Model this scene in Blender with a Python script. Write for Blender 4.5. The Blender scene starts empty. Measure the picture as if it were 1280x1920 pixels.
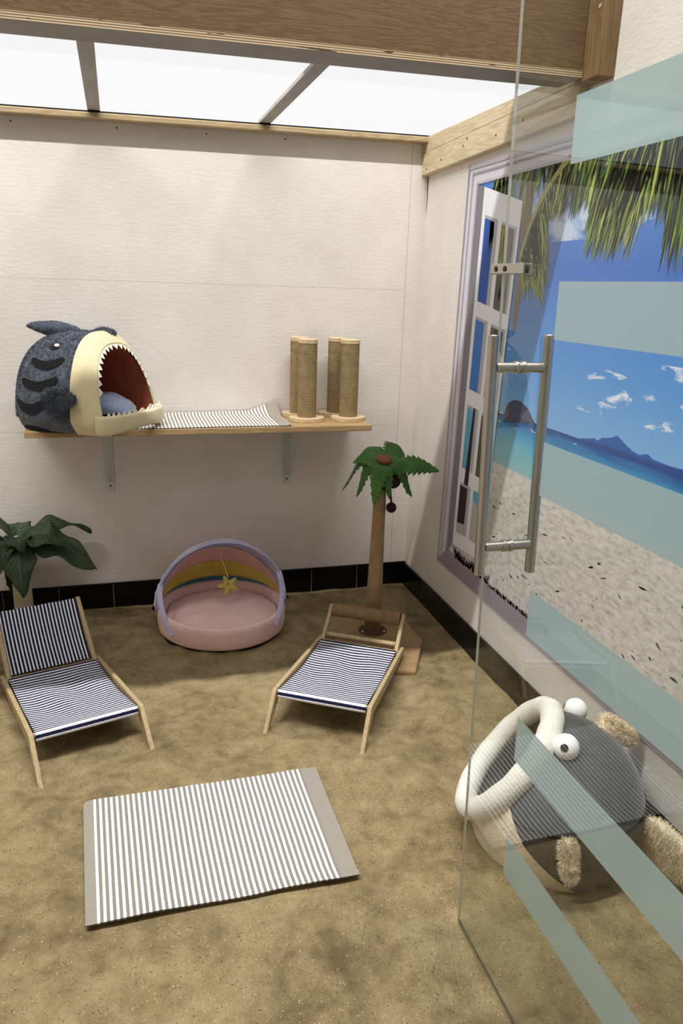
import bpy, bmesh, math, random
from mathutils import Vector, Matrix, noise
random.seed(7)
S = bpy.context.scene
COL = S.collection
# ------------------------------------------------------------------ camera, sky, lights, exposure
CX, CY, CZ = -1.2930, -3.1987, 1.4
YAW, PITCH, ROLL, FPX = 0.2917, 0.2956, 0.0334, 1400.0
fwd = Vector((math.sin(YAW)*math.cos(PITCH), math.cos(YAW)*math.cos(PITCH), -math.sin(PITCH)))
rgt = Vector((math.cos(YAW), -math.sin(YAW), 0)); up = rgt.cross(fwd)
r2 = rgt*math.cos(ROLL)+up*math.sin(ROLL); u2 = -rgt*math.sin(ROLL)+up*math.cos(ROLL)
cd = bpy.data.cameras.new('camera'); cam = bpy.data.objects.new('camera', cd); COL.objects.link(cam)
cd.sensor_fit = 'VERTICAL'; cd.sensor_height = 36.0; cd.lens = FPX/1920*36.0; cd.clip_start = 0.02
cam.matrix_world = Matrix(((r2.x, u2.x, -fwd.x, CX), (r2.y, u2.y, -fwd.y, CY), (r2.z, u2.z, -fwd.z, CZ), (0, 0, 0, 1)))
S.camera = cam
w = bpy.data.worlds.new('overcast_sky'); S.world = w; w.use_nodes = True
w.node_tree.nodes['Background'].inputs[0].default_value = (1.0, 0.99, 0.995, 1)
w.node_tree.nodes['Background'].inputs[1].default_value = 1.08
def area(name, loc, sx, sy, power, col=(1, 0.985, 0.965), rot=(0, 0, 0)):
    d = bpy.data.lights.new(name, 'AREA'); d.shape = 'RECTANGLE'; d.size = sx; d.size_y = sy; d.energy = power; d.color = col
    o = bpy.data.objects.new(name, d); COL.objects.link(o); o.location = loc; o.rotation_euler = rot; return o
area('strip_lamp_over_roof', (-2.0, -2.00, 5.20), 5.6, 0.06, 460)
S.view_settings.view_transform = 'Standard'; S.view_settings.look = 'None'
S.view_settings.exposure = 0.0; S.view_settings.gamma = 1.0; S.view_settings.use_curve_mapping = False
S.cycles.use_denoising = True
S.cycles.max_bounces = 10; S.cycles.diffuse_bounces = 5; S.cycles.transparent_max_bounces = 16; S.cycles.glossy_bounces = 4
S.cycles.caustics_reflective = False; S.cycles.caustics_refractive = False
# ------------------------------------------------------------------ helpers: materials
def lin(c):
    return tuple(((v/255)/12.92 if v/255 <= 0.04045 else ((v/255+0.055)/1.055)**2.4) for v in c)+(1.0,)
class NT:
    def __init__(s, name):
        s.m = bpy.data.materials.new(name); s.m.use_nodes = True; s.t = s.m.node_tree
        s.b = s.t.nodes['Principled BSDF']; s.out = s.t.nodes['Material Output']
    def n(s, typ, **kw):
        x = s.t.nodes.new(typ)
        for k, v in kw.items(): setattr(x, k, v)
        return x
    def l(s, a, b): s.t.links.new(a, b)
    def setin(s, sock, v):
        if hasattr(v, 'is_output'): s.l(v, sock)
        else: sock.default_value = v
    def math(s, op, a, b=0.0, c=0.0):
        x = s.n('ShaderNodeMath', operation=op)
        s.setin(x.inputs[0], a); s.setin(x.inputs[1], b); s.setin(x.inputs[2], c); return x.outputs[0]
    def mix(s, f, a, b):
        x = s.n('ShaderNodeMix', data_type='RGBA'); s.setin(x.inputs[0], f); s.setin(x.inputs[6], a); s.setin(x.inputs[7], b); return x.outputs[2]
    def coord(s, which='Object', scale=(1, 1, 1)):
        tc = s.n('ShaderNodeTexCoord'); mp = s.n('ShaderNodeMapping'); mp.inputs['Scale'].default_value = scale
        s.l(tc.outputs[which], mp.inputs[0]); return mp.outputs[0]
    def sep(s, v):
        x = s.n('ShaderNodeSeparateXYZ'); s.l(v, x.inputs[0]); return x.outputs
    def noise(s, v, scale, detail=3.0, rough=0.55, dist=0.0):
        x = s.n('ShaderNodeTexNoise'); s.l(v, x.inputs['Vector']); x.inputs['Scale'].default_value = scale
        x.inputs['Detail'].default_value = detail; x.inputs['Roughness'].default_value = rough; x.inputs['Distortion'].default_value = dist
        return x.outputs[0]
    def ramp(s, f, stops):
        x = s.n('ShaderNodeValToRGB'); cr = x.color_ramp
        while len(cr.elements) < len(stops): cr.elements.new(0.5)
        for e, (p, c) in zip(cr.elements, stops): e.position = p; e.color = c
        s.setin(x.inputs[0], f); return x.outputs[0]
    def bump(s, h, strength=0.3, dist=0.01, prev=None):
        x = s.n('ShaderNodeBump'); x.inputs['Strength'].default_value = strength; x.inputs['Distance'].default_value = dist
        s.l(h, x.inputs['Height'])
        if prev is not None: s.l(prev, x.inputs['Normal'])
        return x.outputs[0]
    def fin(s, col=None, rough=0.6, nrm=None, metal=0.0, spec=0.5, sheen=0.0):
        if col is not None: s.setin(s.b.inputs['Base Color'], col)
        s.setin(s.b.inputs['Roughness'], rough); s.b.inputs['Metallic'].default_value = metal
        s.b.inputs['Specular IOR Level'].default_value = spec
        if sheen: s.b.inputs['Sheen Weight'].default_value = sheen; s.b.inputs['Sheen Roughness'].default_value = 0.4
        if nrm is not None: s.l(nrm, s.b.inputs['Normal'])
        return s.m
def mottled(name, c1, c2, scale=8, rough=0.7, bscale=120, bstr=0.25, bdist=0.004, spec=0.3, metal=0, sheen=0, stretch=(1, 1, 1)):
    t = NT(name); v = t.coord('Object', stretch)
    f = t.noise(v, scale, 4)
    c = t.ramp(f, [(0.35, lin(c1)), (0.65, lin(c2))])
    nb = t.bump(t.noise(v, bscale, 3), bstr, bdist)
    return t.fin(c, rough, nb, metal, spec, sheen)
def wood(name, c1, c2, axis='x', rough=0.6, freq=26, knots=False):
    t = NT(name); st = {'x': (0.9, 9, 9), 'y': (9, 0.9, 9), 'z': (9, 9, 0.9)}[axis]
    v = t.coord('Object', st)
    n1 = t.noise(v, 2.2, 5, 0.6, 0.6); g = t.math('FRACT', t.math('MULTIPLY', n1, freq*0.35))
    g = t.math('ABSOLUTE', t.math('SUBTRACT', g, 0.5)); fine = t.noise(v, 14, 4)
    f = t.math('ADD', t.math('MULTIPLY', g, 1.2), t.math('MULTIPLY', fine, 0.45))
    c = t.ramp(f, [(0.15, lin(c1)), (0.85, lin(c2))])
    if knots:
        vo = t.n('ShaderNodeTexVoronoi'); t.l(t.coord('Object', {'x': (3, 9, 9), 'y': (9, 3, 9), 'z': (9, 9, 3)}[axis]), vo.inputs['Vector']); vo.inputs['Scale'].default_value = 1.0
        k = t.math('LESS_THAN', vo.outputs['Distance'], 0.09)
        c = t.mix(t.math('MULTIPLY', k, 0.6), c, lin((105, 80, 50)))
    return t.fin(c, rough, t.bump(f, 0.15, 0.002), 0, 0.3)
def sisal(name, c1, c2, pitch=0.0056, axis=2, uv=False, n=60):
    t = NT(name)
    if uv: ph = t.math('MULTIPLY', t.sep(t.coord('UV'))[0], n)
    else: ph = t.math('MULTIPLY', t.sep(t.coord('Object'))[axis], 1.0/pitch)
    fr = t.math('ABSOLUTE', t.math('SUBTRACT', t.math('FRACT', ph), 0.5))          # 0 mid strand .. 0.5 gap
    hgt = t.math('SUBTRACT', 0.25, t.math('MULTIPLY', fr, fr))
    nz = t.noise(t.coord('Object'), 45, 3)
    c = t.ramp(nz, [(0.3, lin(c1)), (0.7, lin(c2))])
    c = t.mix(t.math('MULTIPLY', t.math('GREATER_THAN', fr, 0.36), 0.62), c, lin((82, 66, 42)))
    b = t.bump(hgt, 0.9, 0.006); b = t.bump(t.noise(t.coord('Object'), 420, 2), 0.35, 0.002, b)
    return t.fin(c, 0.85, b, 0, 0.15)
def cord(name, c1, c2, n, rough=0.8, which=0, bd=0.004, sheen=0.3, k=0.42):
    t = NT(name); ph = t.math('MULTIPLY', t.sep(t.coord('UV'))[which], n)
    fr = t.math('ABSOLUTE', t.math('SUBTRACT', t.math('FRACT', ph), 0.5))
    c = t.ramp(t.noise(t.coord('Object'), 14, 3), [(0.3, lin(c1)), (0.7, lin(c2))])
    c = t.mix(t.math('MULTIPLY', t.math('GREATER_THAN', fr, 0.36), k), c, lin(tuple(v*0.55 for v in c1)))
    h = t.math('SUBTRACT', 0.25, t.math('MULTIPLY', fr, fr))
    b = t.bump(h, 0.6, bd); b = t.bump(t.noise(t.coord('Object'), 200, 2), 0.2, 0.003, b)
    return t.fin(c, rough, b, 0, 0.15, sheen)
def fur(name, c1, c2, sc=30, sheen=0.5):
    t = NT(name); v = t.coord('Object')
    c = t.ramp(t.noise(v, sc, 5, 0.7), [(0.3, lin(c1)), (0.7, lin(c2))])
    b = t.bump(t.noise(v, sc*2.2, 5, 0.7, 1.2), 0.7, 0.010); b = t.bump(t.noise(v, 320, 3), 0.6, 0.004, b)
    return t.fin(c, 0.95, b, 0, 0.08, sheen)
def plain(name, c, rough=0.6, metal=0, spec=0.4, bs=200, bstr=0.08):
    t = NT(name); return t.fin(lin(c), rough, t.bump(t.noise(t.coord('Object'), bs, 2), bstr, 0.002), metal, spec)
def stripes_uv(name, ca, cb, n, which, duty=0.5, rough=0.85, border=None, bcol=None):
    t = NT(name); uv = t.sep(t.coord('UV')); u = uv[which]
    if border:
        a, b_ = border; ph = t.math('MULTIPLY', t.math('DIVIDE', t.math('SUBTRACT', u, a), b_-a), n)
    else: ph = t.math('MULTIPLY', u, n)
    wob = t.math('MULTIPLY', t.math('SUBTRACT', t.noise(t.coord('Object'), 160, 2), 0.5), 0.12)
    k = t.math('LESS_THAN', t.math('FRACT', t.math('ADD', ph, wob)), duty)
    c = t.mix(k, lin(cb), lin(ca))
    if border:
        o = t.math('MAXIMUM', t.math('LESS_THAN', u, a), t.math('GREATER_THAN', u, b_)); c = t.mix(o, c, lin(bcol))
    nz = t.noise(t.coord('Object'), 300, 2); mul = t.n('ShaderNodeMix', data_type='RGBA', blend_type='MULTIPLY'); mul.inputs[0].default_value = 0.25
    t.l(c, mul.inputs[6]); t.l(t.ramp(nz, [(0.3, (0.6, 0.6, 0.6, 1)), (0.7, (1, 1, 1, 1))]), mul.inputs[7])
    return t.fin(mul.outputs[2], rough, t.bump(t.noise(t.coord('Object'), 500, 2), 0.3, 0.002), 0, 0.15)
# ------------------------------------------------------------------ helpers: geometry
class G:
    def __init__(s): s.v = []; s.f = []; s.mi = []; s.uv = []
    def add(s, V, F, UV=None, mi=0):
        o = len(s.v); s.v += [Vector(p) for p in V]; s.uv += (UV if UV else [(0.0, 0.0)]*len(V))
        for k, f in enumerate(F): s.f.append([i+o for i in f]); s.mi.append(mi if isinstance(mi, int) else mi[k])
        return s
    def box(s, x0, x1, y0, y1, z0, z1, mi=0):
        return s.hexa([(x0, y0, z0), (x1, y0, z0), (x1, y1, z0), (x0, y1, z0), (x0, y0, z1), (x1, y0, z1), (x1, y1, z1), (x0, y1, z1)], mi)
    def hexa(s, P, mi=0):
        return s.add(P, [(0, 3, 2, 1), (4, 5, 6, 7), (0, 1, 5, 4), (1, 2, 6, 5), (2, 3, 7, 6), (3, 0, 4, 7)], None, mi)
    def prism(s, poly, off, mi=0):
        n = len(poly); off = Vector(off); P = [Vector(p) for p in poly]
        F = [list(range(n))[::-1], list(range(n, 2*n))]+[(i, (i+1) % n, n+(i+1) % n, n+i) for i in range(n)]
        return s.add(P+[p+off for p in P], F, None, mi)
    def grid(s, fn, nu, nv, cu=False, cv=False, mi=0, flip=False):
        V = []; UV = []; F = []
        for i in range(nu+(0 if cu else 1)):
            for j in range(nv+(0 if cv else 1)):
                V.append(fn(i/nu, j/nv)); UV.append((i/nu, j/nv))
        R = nv+(0 if cv else 1); C = nu+(0 if cu else 1)
        for i in range(nu):
            for j in range(nv):
                a = i*R+j; b = ((i+1) % C)*R+j; c = ((i+1) % C)*R+(j+1) % R; d = i*R+(j+1) % R
                F.append((a, d, c, b) if flip else (a, b, c, d))
        return s.add(V, F, UV, mi)
    def tube(s, path, r, n=12, closed=False, caps=True, mi=0, up0=Vector((0, 0, 1)), flat=None):
        P = [Vector(p) for p in path]; m = len(P); V = []; UV = []
        rr = r if hasattr(r, '__len__') else [r]*m
        prev = None
        for i in range(m):
            if closed: tg = (P[(i+1) % m]-P[i-1])
            else: tg = P[min(i+1, m-1)]-P[max(i-1, 0)]
            tg.normalize()
            if prev is None:
                a = up0 if abs(up0.dot(tg)) < 0.95 else Vector((1, 0, 0))
                nn = (a-tg*a.dot(tg)).normalized()
            else: nn = (prev-tg*prev.dot(tg)).normalized()
            prev = nn; bb = tg.cross(nn)
            for k in range(n):
                an = 2*math.pi*k/n; fl = flat or (1, 1)
                V.append(P[i]+(nn*math.cos(an)*fl[0]+bb*math.sin(an)*fl[1])*rr[i]); UV.append((i/max(1, m-1), k/n))
        F = []
        for i in range(m if closed else m-1):
            for k in range(n):
                F.append((i*n+k, ((i+1) % m)*n+k, ((i+1) % m)*n+(k+1) % n, i*n+(k+1) % n))
        if caps and not closed: F += [list(range(n))[::-1], [(m-1)*n+k for k in range(n)]]
        return s.add(V, F, UV, mi)
    def cyl(s, a, b, r, n=32, mi=0, r1=None, bev=0.0):
        a, b = Vector(a), Vector(b)
        if bev:
            d = (b-a).normalized()*bev
            return s.tube([a, a+d*0.999, b-d*0.999, b], [r-bev, r, r if r1 is None else r1, (r if r1 is None else r1)-bev], n, mi=mi)
        return s.tube([a, b], [r, r if r1 is None else r1], n, mi=mi)
    def ball(s, c, r, nu=24, nv=14, mi=0):
        c = Vector(c); r = r if hasattr(r, '__len__') else (r, r, r)
        return s.grid(lambda u, v: c+Vector((r[0]*math.cos(2*math.pi*u)*math.sin(math.pi*v), r[1]*math.sin(2*math.pi*u)*math.sin(math.pi*v), -r[2]*math.cos(math.pi*v))), nu, nv, cu=True, mi=mi)
def furry(g, fn, n, ln, wd, seed=0, mi=0, droop=0.3):                   # short pile: tapered strands standing on the surface
    R = random.Random(seed+11)
    for k in range(n):
        u, v = R.random(), R.uniform(0.03, 0.97); e = 0.004
        p = fn(u, v); a = fn(min(u+e, 1.0), v)-fn(max(u-e, 0.0), v); b = fn(u, min(v+e, 1.0))-fn(u, max(v-e, 0.0)); nn = a.cross(b)
        if nn.length < 1e-12: continue
        nn.normalize(); t_ = Vector((R.gauss(0, 1), R.gauss(0, 1), R.gauss(0, 1)))
        d = (nn+t_*0.28+Vector((0, 0, -droop))).normalized(); s_ = d.cross(t_)
        if s_.length < 1e-6: continue
        s_.normalize(); L = ln*R.uniform(0.6, 1.15)
        g.add([p-s_*wd-nn*0.001, p+s_*wd-nn*0.001, p+d*L], [(0, 1, 2)], [(u, v)]*3, mi)
    return g
def obj(name, g, mats, parent=None, org=None, smooth=True, bevel=0.0, solid=0.0, sub=0, ang=40, weld=True, sides=2):
    me = bpy.data.meshes.new(name)
    if org is None and parent is not None: org = parent.get('_org') or parent.location
    o3 = Vector(org) if org is not None else Vector((0, 0, 0))
    me.from_pydata([tuple(p-o3) for p in g.v], [], g.f)
    uvl = me.uv_layers.new(name='uv')
    for lp in me.loops: uvl.data[lp.index].uv = g.uv[lp.vertex_index]
    mats = mats if isinstance(mats, (list, tuple)) else [mats]
    for m in mats: me.materials.append(m)
    for p, k in zip(me.polygons, g.mi): p.material_index = k; p.use_smooth = smooth
    bm = bmesh.new(); bm.from_mesh(me)
    if weld: bmesh.ops.remove_doubles(bm, verts=bm.verts, dist=1e-6)
    if not solid: bmesh.ops.recalc_face_normals(bm, faces=bm.faces)
    if smooth and ang:
        for e in bm.edges:
            if len(e.link_faces) == 2 and e.calc_face_angle(0) > math.radians(ang): e.smooth = False
    bm.to_mesh(me); bm.free()
    o = bpy.data.objects.new(name, me); COL.objects.link(o)
    if parent is not None: o.parent = parent; o['_org'] = tuple(o3)
    if solid: md = o.modifiers.new('thickness', 'SOLIDIFY'); md.thickness = solid; md.offset = 0
    if bevel:
        md = o.modifiers.new('edge', 'BEVEL'); md.width = bevel; md.segments = sides; md.limit_method = 'ANGLE'; md.angle_limit = math.radians(35)
    if sub: md = o.modifiers.new('sub', 'SUBSURF'); md.levels = sub; md.render_levels = sub
    return o
def tag(o, label, cat, group=None, kind=None):
    o['label'] = label; o['category'] = cat
    if group: o['group'] = group
    if kind: o['kind'] = kind
    return o
def thing(name, loc, label, cat, group=None):
    o = bpy.data.objects.new(name, None); COL.objects.link(o); o.location = loc; o.empty_display_size = 0.05; o['_org'] = tuple(loc)
    return tag(o, label, cat, group)
def struct(o, label=None):
    o['kind'] = 'structure'
    if label: o['label'] = label
    return o
def sand_z(x, y):
    p = Vector((x, y, 0.3))
    h = noise.noise(p*4.3)*0.014+noise.noise(p*8.0+Vector((3, 1, 0)))*0.022+noise.noise(p*17.0+Vector((7, 2, 5)))*0.0065+noise.noise(p*43.0)*0.0016
    edge = min(1.0, max(0.0, min(-x, -y)/0.25)); h *= 0.25+0.75*edge
    q = max(abs(x+1.116)/0.36, abs(y+1.563)/0.26)                     # pressed flat under the rug
    return h*(0.22+0.78*min(1.0, max(0.0, (q-0.9)/0.35)))
TILT = 0.0165
def tz(x): return TILT*(x+0.75)
# ------------------------------------------------------------------ materials
def wall_mat(name, axis):
    t = NT(name); v = t.coord('Object'); s3 = t.sep(v); a = s3[0] if axis == 'x' else s3[1]
    st = (34, 34, 90)
    n1 = t.noise(t.coord('Object', st), 1.0, 4, 0.6); n2 = t.noise(v, 5, 3)
    c = t.ramp(n2, [(0.3, lin((217, 210, 202))), (0.7, lin((226, 220, 213)))])
    wob = t.math('MULTIPLY', t.math('SUBTRACT', t.noise(v, 18, 3), 0.5), 0.010)
    def crack(co, at, wd, lo=None, gate=None):
        d = t.math('ABSOLUTE', t.math('ADD', t.math('SUBTRACT', co, at), wob)); k = t.math('LESS_THAN', d, wd)
        if gate is not None: k = t.math('MULTIPLY', k, gate)
        return k
    cr = None
    if axis == 'x':
        left = t.math('LESS_THAN', s3[0], -0.08)
        cr = t.math('MAXIMUM', crack(s3[2], 1.385, 0.0012, gate=left), crack(s3[2], 0.79, 0.0012, gate=left))
        d = t.math('ABSOLUTE', t.math('SUBTRACT', s3[0], -0.0766)); cr = t.math('MAXIMUM', cr, t.math('LESS_THAN', d, 0.0022))
    else:
        d = t.math('ABSOLUTE', t.math('SUBTRACT', s3[1], -0.135)); k = t.math('LESS_THAN', d, 0.002)
        cr = t.math('MULTIPLY', k, t.math('LESS_THAN', s3[2], 0.85))
    c = t.mix(t.math('MULTIPLY', cr, 0.30), c, lin((120, 108, 95)))
    vo = t.n('ShaderNodeTexVoronoi'); t.l(t.coord('Object', (16, 16, 22)), vo.inputs['Vector'])
    pits = t.math('LESS_THAN', vo.outputs['Distance'], 0.05)
    h = t.math('SUBTRACT', t.math('SUBTRACT', n1, t.math('MULTIPLY', cr, 0.6)), t.math('MULTIPLY', pits, 0.35))
    return t.fin(c, 0.75, t.bump(h, 0.32, 0.004), 0, 0.25)
M = {}
M['wall_x'] = wall_mat('painted_board_back', 'x'); M['wall_y'] = wall_mat('painted_board_side', 'y')
def sand_mat():
    t = NT('sand'); v = t.coord('Object')
    big = t.noise(v, 3.2, 4, 0.6); mid = t.noise(v, 16, 4, 0.65); fine = t.noise(v, 170, 3, 0.7)
    c = t.ramp(t.math('ADD', t.math('MULTIPLY', big, 0.5), t.math('MULTIPLY', mid, 0.5)), [(0.36, lin((114, 99, 71))), (0.5, lin((150, 133, 98))), (0.64, lin((172, 156, 119)))])
    c = t.mix(t.math('MULTIPLY', t.math('SUBTRACT', fine, 0.35), 1.0), c, lin((100, 84, 58)))
    vo = t.n('ShaderNodeTexVoronoi'); t.l(v, vo.inputs['Vector']); vo.inputs['Scale'].default_value = 230
    sp = t.sep(vo.outputs['Color']); near = t.math('LESS_THAN', vo.outputs['Distance'], 0.33)
    c = t.mix(t.math('MULTIPLY', near, t.math('GREATER_THAN', sp[0], 0.93)), c, lin((74, 60, 40)))
    c = t.mix(t.math('MULTIPLY', near, t.math('GREATER_THAN', sp[1], 0.955)), c, lin((196, 180, 148)))
    b = t.bump(t.noise(v, 42, 4, 0.65), 0.6, 0.016); b = t.bump(fine, 0.7, 0.004, b)
    return t.fin(c, 0.95, b, 0, 0.1)
M['sand'] = sand_mat()
M['tile'] = plain('black_glazed_tile', (9, 8, 8), 0.18, 0, 0.3, 6, 0.05)
M['grout'] = mottled('grey_grout', (110, 105, 100), (135, 130, 122), 30)
M['pine'] = wood('pale_pine', (196, 170, 122), (226, 204, 160), 'x', 0.6, 26, False)
M['pine_y'] = wood('pale_pine_beam', (188, 170, 134), (214, 198, 164), 'y', 0.6, 22, True)
M['trimwood'] = wood('raw_batten', (158, 138, 104), (184, 164, 128), 'x', 0.6)
M['plyface'] = wood('plywood_face', (94, 73, 50), (116, 92, 65), 'x', 0.5, 34)
def ply_edge():
    t = NT('plywood_edge'); z = t.sep(t.coord('Object'))[2]; x = t.sep(t.coord('Object'))[0]
    zz = t.math('SUBTRACT', z, t.math('MULTIPLY', x, TILT))
    k = t.math('LESS_THAN', t.math('FRACT', t.math('MULTIPLY', zz, 190)), 0.5)
    c = t.mix(k, lin((112, 88, 60)), lin((206, 186, 150)))
    nz = t.math('GREATER_THAN', t.noise(t.coord('Object', (6, 6, 60)), 2, 3), 0.66)
    c = t.mix(nz, c, lin((70, 52, 36))); return t.fin(c, 0.7)
M['plyedge'] = ply_edge()
M['plyunder'] = mottled('grey_film_plywood', (128, 120, 112), (142, 134, 126), 6, 0.5)
M['rafter'] = mottled('weathered_rafter', (188, 182, 176), (206, 200, 194), 10, 0.7, stretch=(4, 0.6, 4))
M['shelf'] = wood('oak_shelf', (150, 122, 84), (176, 148, 108), 'x', 0.5)
M['galv'] = plain('galvanised_steel', (196, 200, 198), 0.5, 0.25)
M['screw'] = plain('dark_screw_head', (44, 40, 38), 0.4, 0.6)
M['sisal'] = sisal('sisal_rope', (142, 122, 86), (164, 144, 106))
M['jute'] = sisal('brown_sisal_roll', (140, 112, 78), (160, 132, 96), uv=True, n=52)
M['rug'] = stripes_uv('taupe_striped_cotton', (236, 232, 225), (143, 138, 129), 40, 0, 0.47, border=(0.040, 0.930), bcol=(157, 150, 139))
M['seat'] = stripes_uv('navy_striped_canvas_across', (232, 232, 238), (26, 30, 62), 28, 0, 0.47)
M['back'] = stripes_uv('navy_striped_canvas_along', (232, 232, 238), (24, 28, 58), 22, 1, 0.43)
M['frame'] = wood('birch_ply_frame', (168, 146, 110), (194, 173, 134), 'z', 0.6)
M['black'] = plain('black_fabric', (22, 21, 22), 0.85, 0, 0.2)
M['glossblack'] = plain('black_eye', (12, 12, 12), 0.3)
M['white'] = plain('white_plush', (244, 243, 240), 0.8, 0, 0.2, 90, 0.3)
M['sharkfur'] = fur('blue_grey_fur', (62, 71, 84), (86, 97, 112))
M['cream'] = cord('cream_corduroy', (228, 214, 170), (238, 226, 186), 26)
M['cream2'] = cord('cream_corduroy_jaw', (228, 214, 172), (238, 226, 186), 90, which=0)
M['lining'] = mottled('russet_lining', (176, 92, 70), (196, 110, 86), 10, 0.8, 60, 0.3, 0.01)
M['cushion'] = fur('slate_cushion', (92, 104, 126), (118, 130, 152), 24)
# ------------------------------------------------------------------ room shell
LX, RY = -2.55, -4.35
g = G(); N1, N2 = 300, 470
g.grid(lambda u, v: (lambda x, y: Vector((x, y, sand_z(x, y))))(LX+(0-LX)*u, RY+(0-RY)*v), N1, N2)
struct(obj('floor', g, M['sand'], weld=False, ang=0), 'rippled coarse beige sand covering the floor')
ZR = 1.985
def wt(x): return ZR+tz(min(x, 0))-0.001
g = G().hexa([(LX-0.1, 0, -0.1), (0.1, 0, -0.1), (0.1, 0.1, -0.1), (LX-0.1, 0.1, -0.1), (LX-0.1, 0, wt(LX-0.1)), (0.1, 0, wt(0.1)), (0.1, 0.1, wt(0.1)), (LX-0.1, 0.1, wt(LX-0.1))])
wb = struct(obj('wall_back', g, M['wall_x'], smooth=False))
for nx, nz in ((-1.624, 1.925), (-1.257, 1.932), (-0.926, 1.938), (-0.616, 1.943)):
    obj('nail', G().cyl((nx, -0.0015, nz), (nx, 0.002, nz), 0.0032, 10), plain('nail_head', (62, 56, 50), 0.5, 0.5), wb)
def sidewall(x0, x1, xe): z = wt(xe); return G().prism([(x0, RY, -0.1), (x0, 0, -0.1), (x0, 0, z), (x0, -1.19, z), (x0, -1.19, 2.785), (x0, RY, 2.785)], (x1-x0, 0, 0))
g = sidewall(0, 0.1, 0)
wr = struct(obj('wall_right', g, M['wall_y'], smooth=False))
cr = [(0, 1.846, 0.0035), (0.002, 1.80, 0.0042), (-0.002, 1.765, 0.0032), (0.001, 1.73, 0.0018), (0, 1.70, 0.0004)]
obj('plaster_crack', G().prism([(-0.0008, -0.006+dy-w_, z) for dy, z, w_ in cr]+[(-0.0008, -0.006+dy+w_, z) for dy, z, w_ in cr[::-1]], (0.001, 0, 0)), plain('crack_dark', (70, 58, 50), 0.9), wr, smooth=False)
struct(obj('wall_left', sidewall(LX-0.1, LX, LX), M['wall_y'], smooth=False))
struct(obj('wall_front', G().box(LX-0.1, 0.1, RY-0.1, RY, -0.1, 2.785), M['wall_x'], smooth=False))
# roof glazing
def poly_mat():
    t = NT('polycarbonate'); v = t.coord('Object'); x = t.sep(v)[0]
    fl = t.math('LESS_THAN', t.math('FRACT', t.math('MULTIPLY', x, 95)), 0.12)
    tr = t.n('ShaderNodeBsdfTransparent'); t.l(t.mix(t.math('MULTIPLY', fl, 0.3), (0.87, 0.87, 0.87, 1), (0.76, 0.76, 0.76, 1)), tr.inputs[0])
    tl = t.n('ShaderNodeBsdfTranslucent'); tl.inputs[0].default_value = (0.9, 0.9, 0.9, 1)
    mx = t.n('ShaderNodeMixShader'); mx.inputs[0].default_value = 0.025; t.l(tr.outputs[0], mx.inputs[1]); t.l(tl.outputs[0], mx.inputs[2])
    t.l(mx.outputs[0], t.out.inputs[0]); return t.m
M['poly'] = poly_mat()
g = G()
for (x0, x1, y0, y1, z) in ((LX, 0.0, -1.16, 0.0, ZR), (LX, 0.0, -2.85, -1.19, 2.80)):
    g.add([(x0, y0, z+tz(x0)), (x1, y0, z+tz(x1)), (x1, y1, z+tz(x1)), (x0, y1, z+tz(x0))], [(0, 1, 2, 3)])
struct(obj('ceiling', g, M['poly'], smooth=False), 'milky translucent corrugated roof panels letting daylight in')
struct(obj('ceiling_added_block', G().box(LX, 0.0, RY, -2.85, 2.78, 2.84), M['wall_x'], smooth=False))  # unseen solid ceiling, added to cut the light entering from the front
def tbox(x0, x1, y0, y1, z0, z1):
    g = G(); g.hexa([(x0, y0, z0+tz(x0)), (x1, y0, z0+tz(x1)), (x1, y1, z0+tz(x1)), (x0, y1, z0+tz(x0)), (x0, y0, z1+tz(x0)), (x1, y0, z1+tz(x1)), (x1, y1, z1+tz(x1)), (x0, y1, z1+tz(x0))]); return g
t1 = thing('wall_batten', (-1.2, -0.02, 1.95), 'pale wooden batten along the top of the back wall under the skylight', 'beam')
obj('batten', tbox(LX, -0.02, -0.050, -0.001, 1.957, 1.979), M['trimwood'], t1, smooth=False, bevel=0.004)
obj('seal_strip', tbox(LX, -0.02, -0.046, -0.001, 1.9795, 1.984), M['black'], t1, smooth=False)
for i, (xx, lb) in enumerate(((-1.335, 'weathered grey rafter crossing the skylight, left one of two'), (-0.705, 'weathered grey rafter crossing the skylight, right one of two'))):
    t1 = thing('rafter', (xx, -0.6, 1.99), lb, 'beam', 'rafters over the skylight')
    obj('rafter_bar', tbox(xx-0.022, xx+0.022, -1.10, -0.012, 1.9865, 1.998), M['rafter'], t1, smooth=False)
t1 = thing('ceiling_beam', (-1.3, -1.16, 1.95), 'wide brown plywood ceiling beam across the top of the picture', 'beam')
obj('front_board', tbox(LX, -0.055, -1.190, -1.085, 1.9605, 2.82), M['plyface'], t1, smooth=False)  # unseen upper part made extra tall to keep lamp light off the back sand
g = tbox(LX, -0.055, -1.195, -1.078, 1.943, 1.960); g.mi = [2, 0, 1, 1, 1, 1]
obj('bottom_board', g, [M['plyface'], M['plyedge'], M['plyunder']], t1, smooth=False)
t1 = thing('wall_post', (-0.03, -1.26, 1.93), 'short upright timber block at the right end of the plywood beam', 'post')
obj('timber_block', G().box(-0.053, -0.001, -1.262, -1.155, 1.945, 2.79), wood('block_wood', (104, 80, 50), (130, 104, 70), 'z'), t1, smooth=False, bevel=0.003)
obj('screw', G().cyl((-0.0545, -1.240, 2.11), (-0.0525, -1.240, 2.11), 0.005, 12), M['galv'], t1)
t1 = thing('wall_beam', (-0.02, -0.6, 1.85), 'pale knotty pine beam along the top of the right wall above the mural', 'beam')
def rb(z): return lambda y: z+0.022*abs(y)
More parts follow.
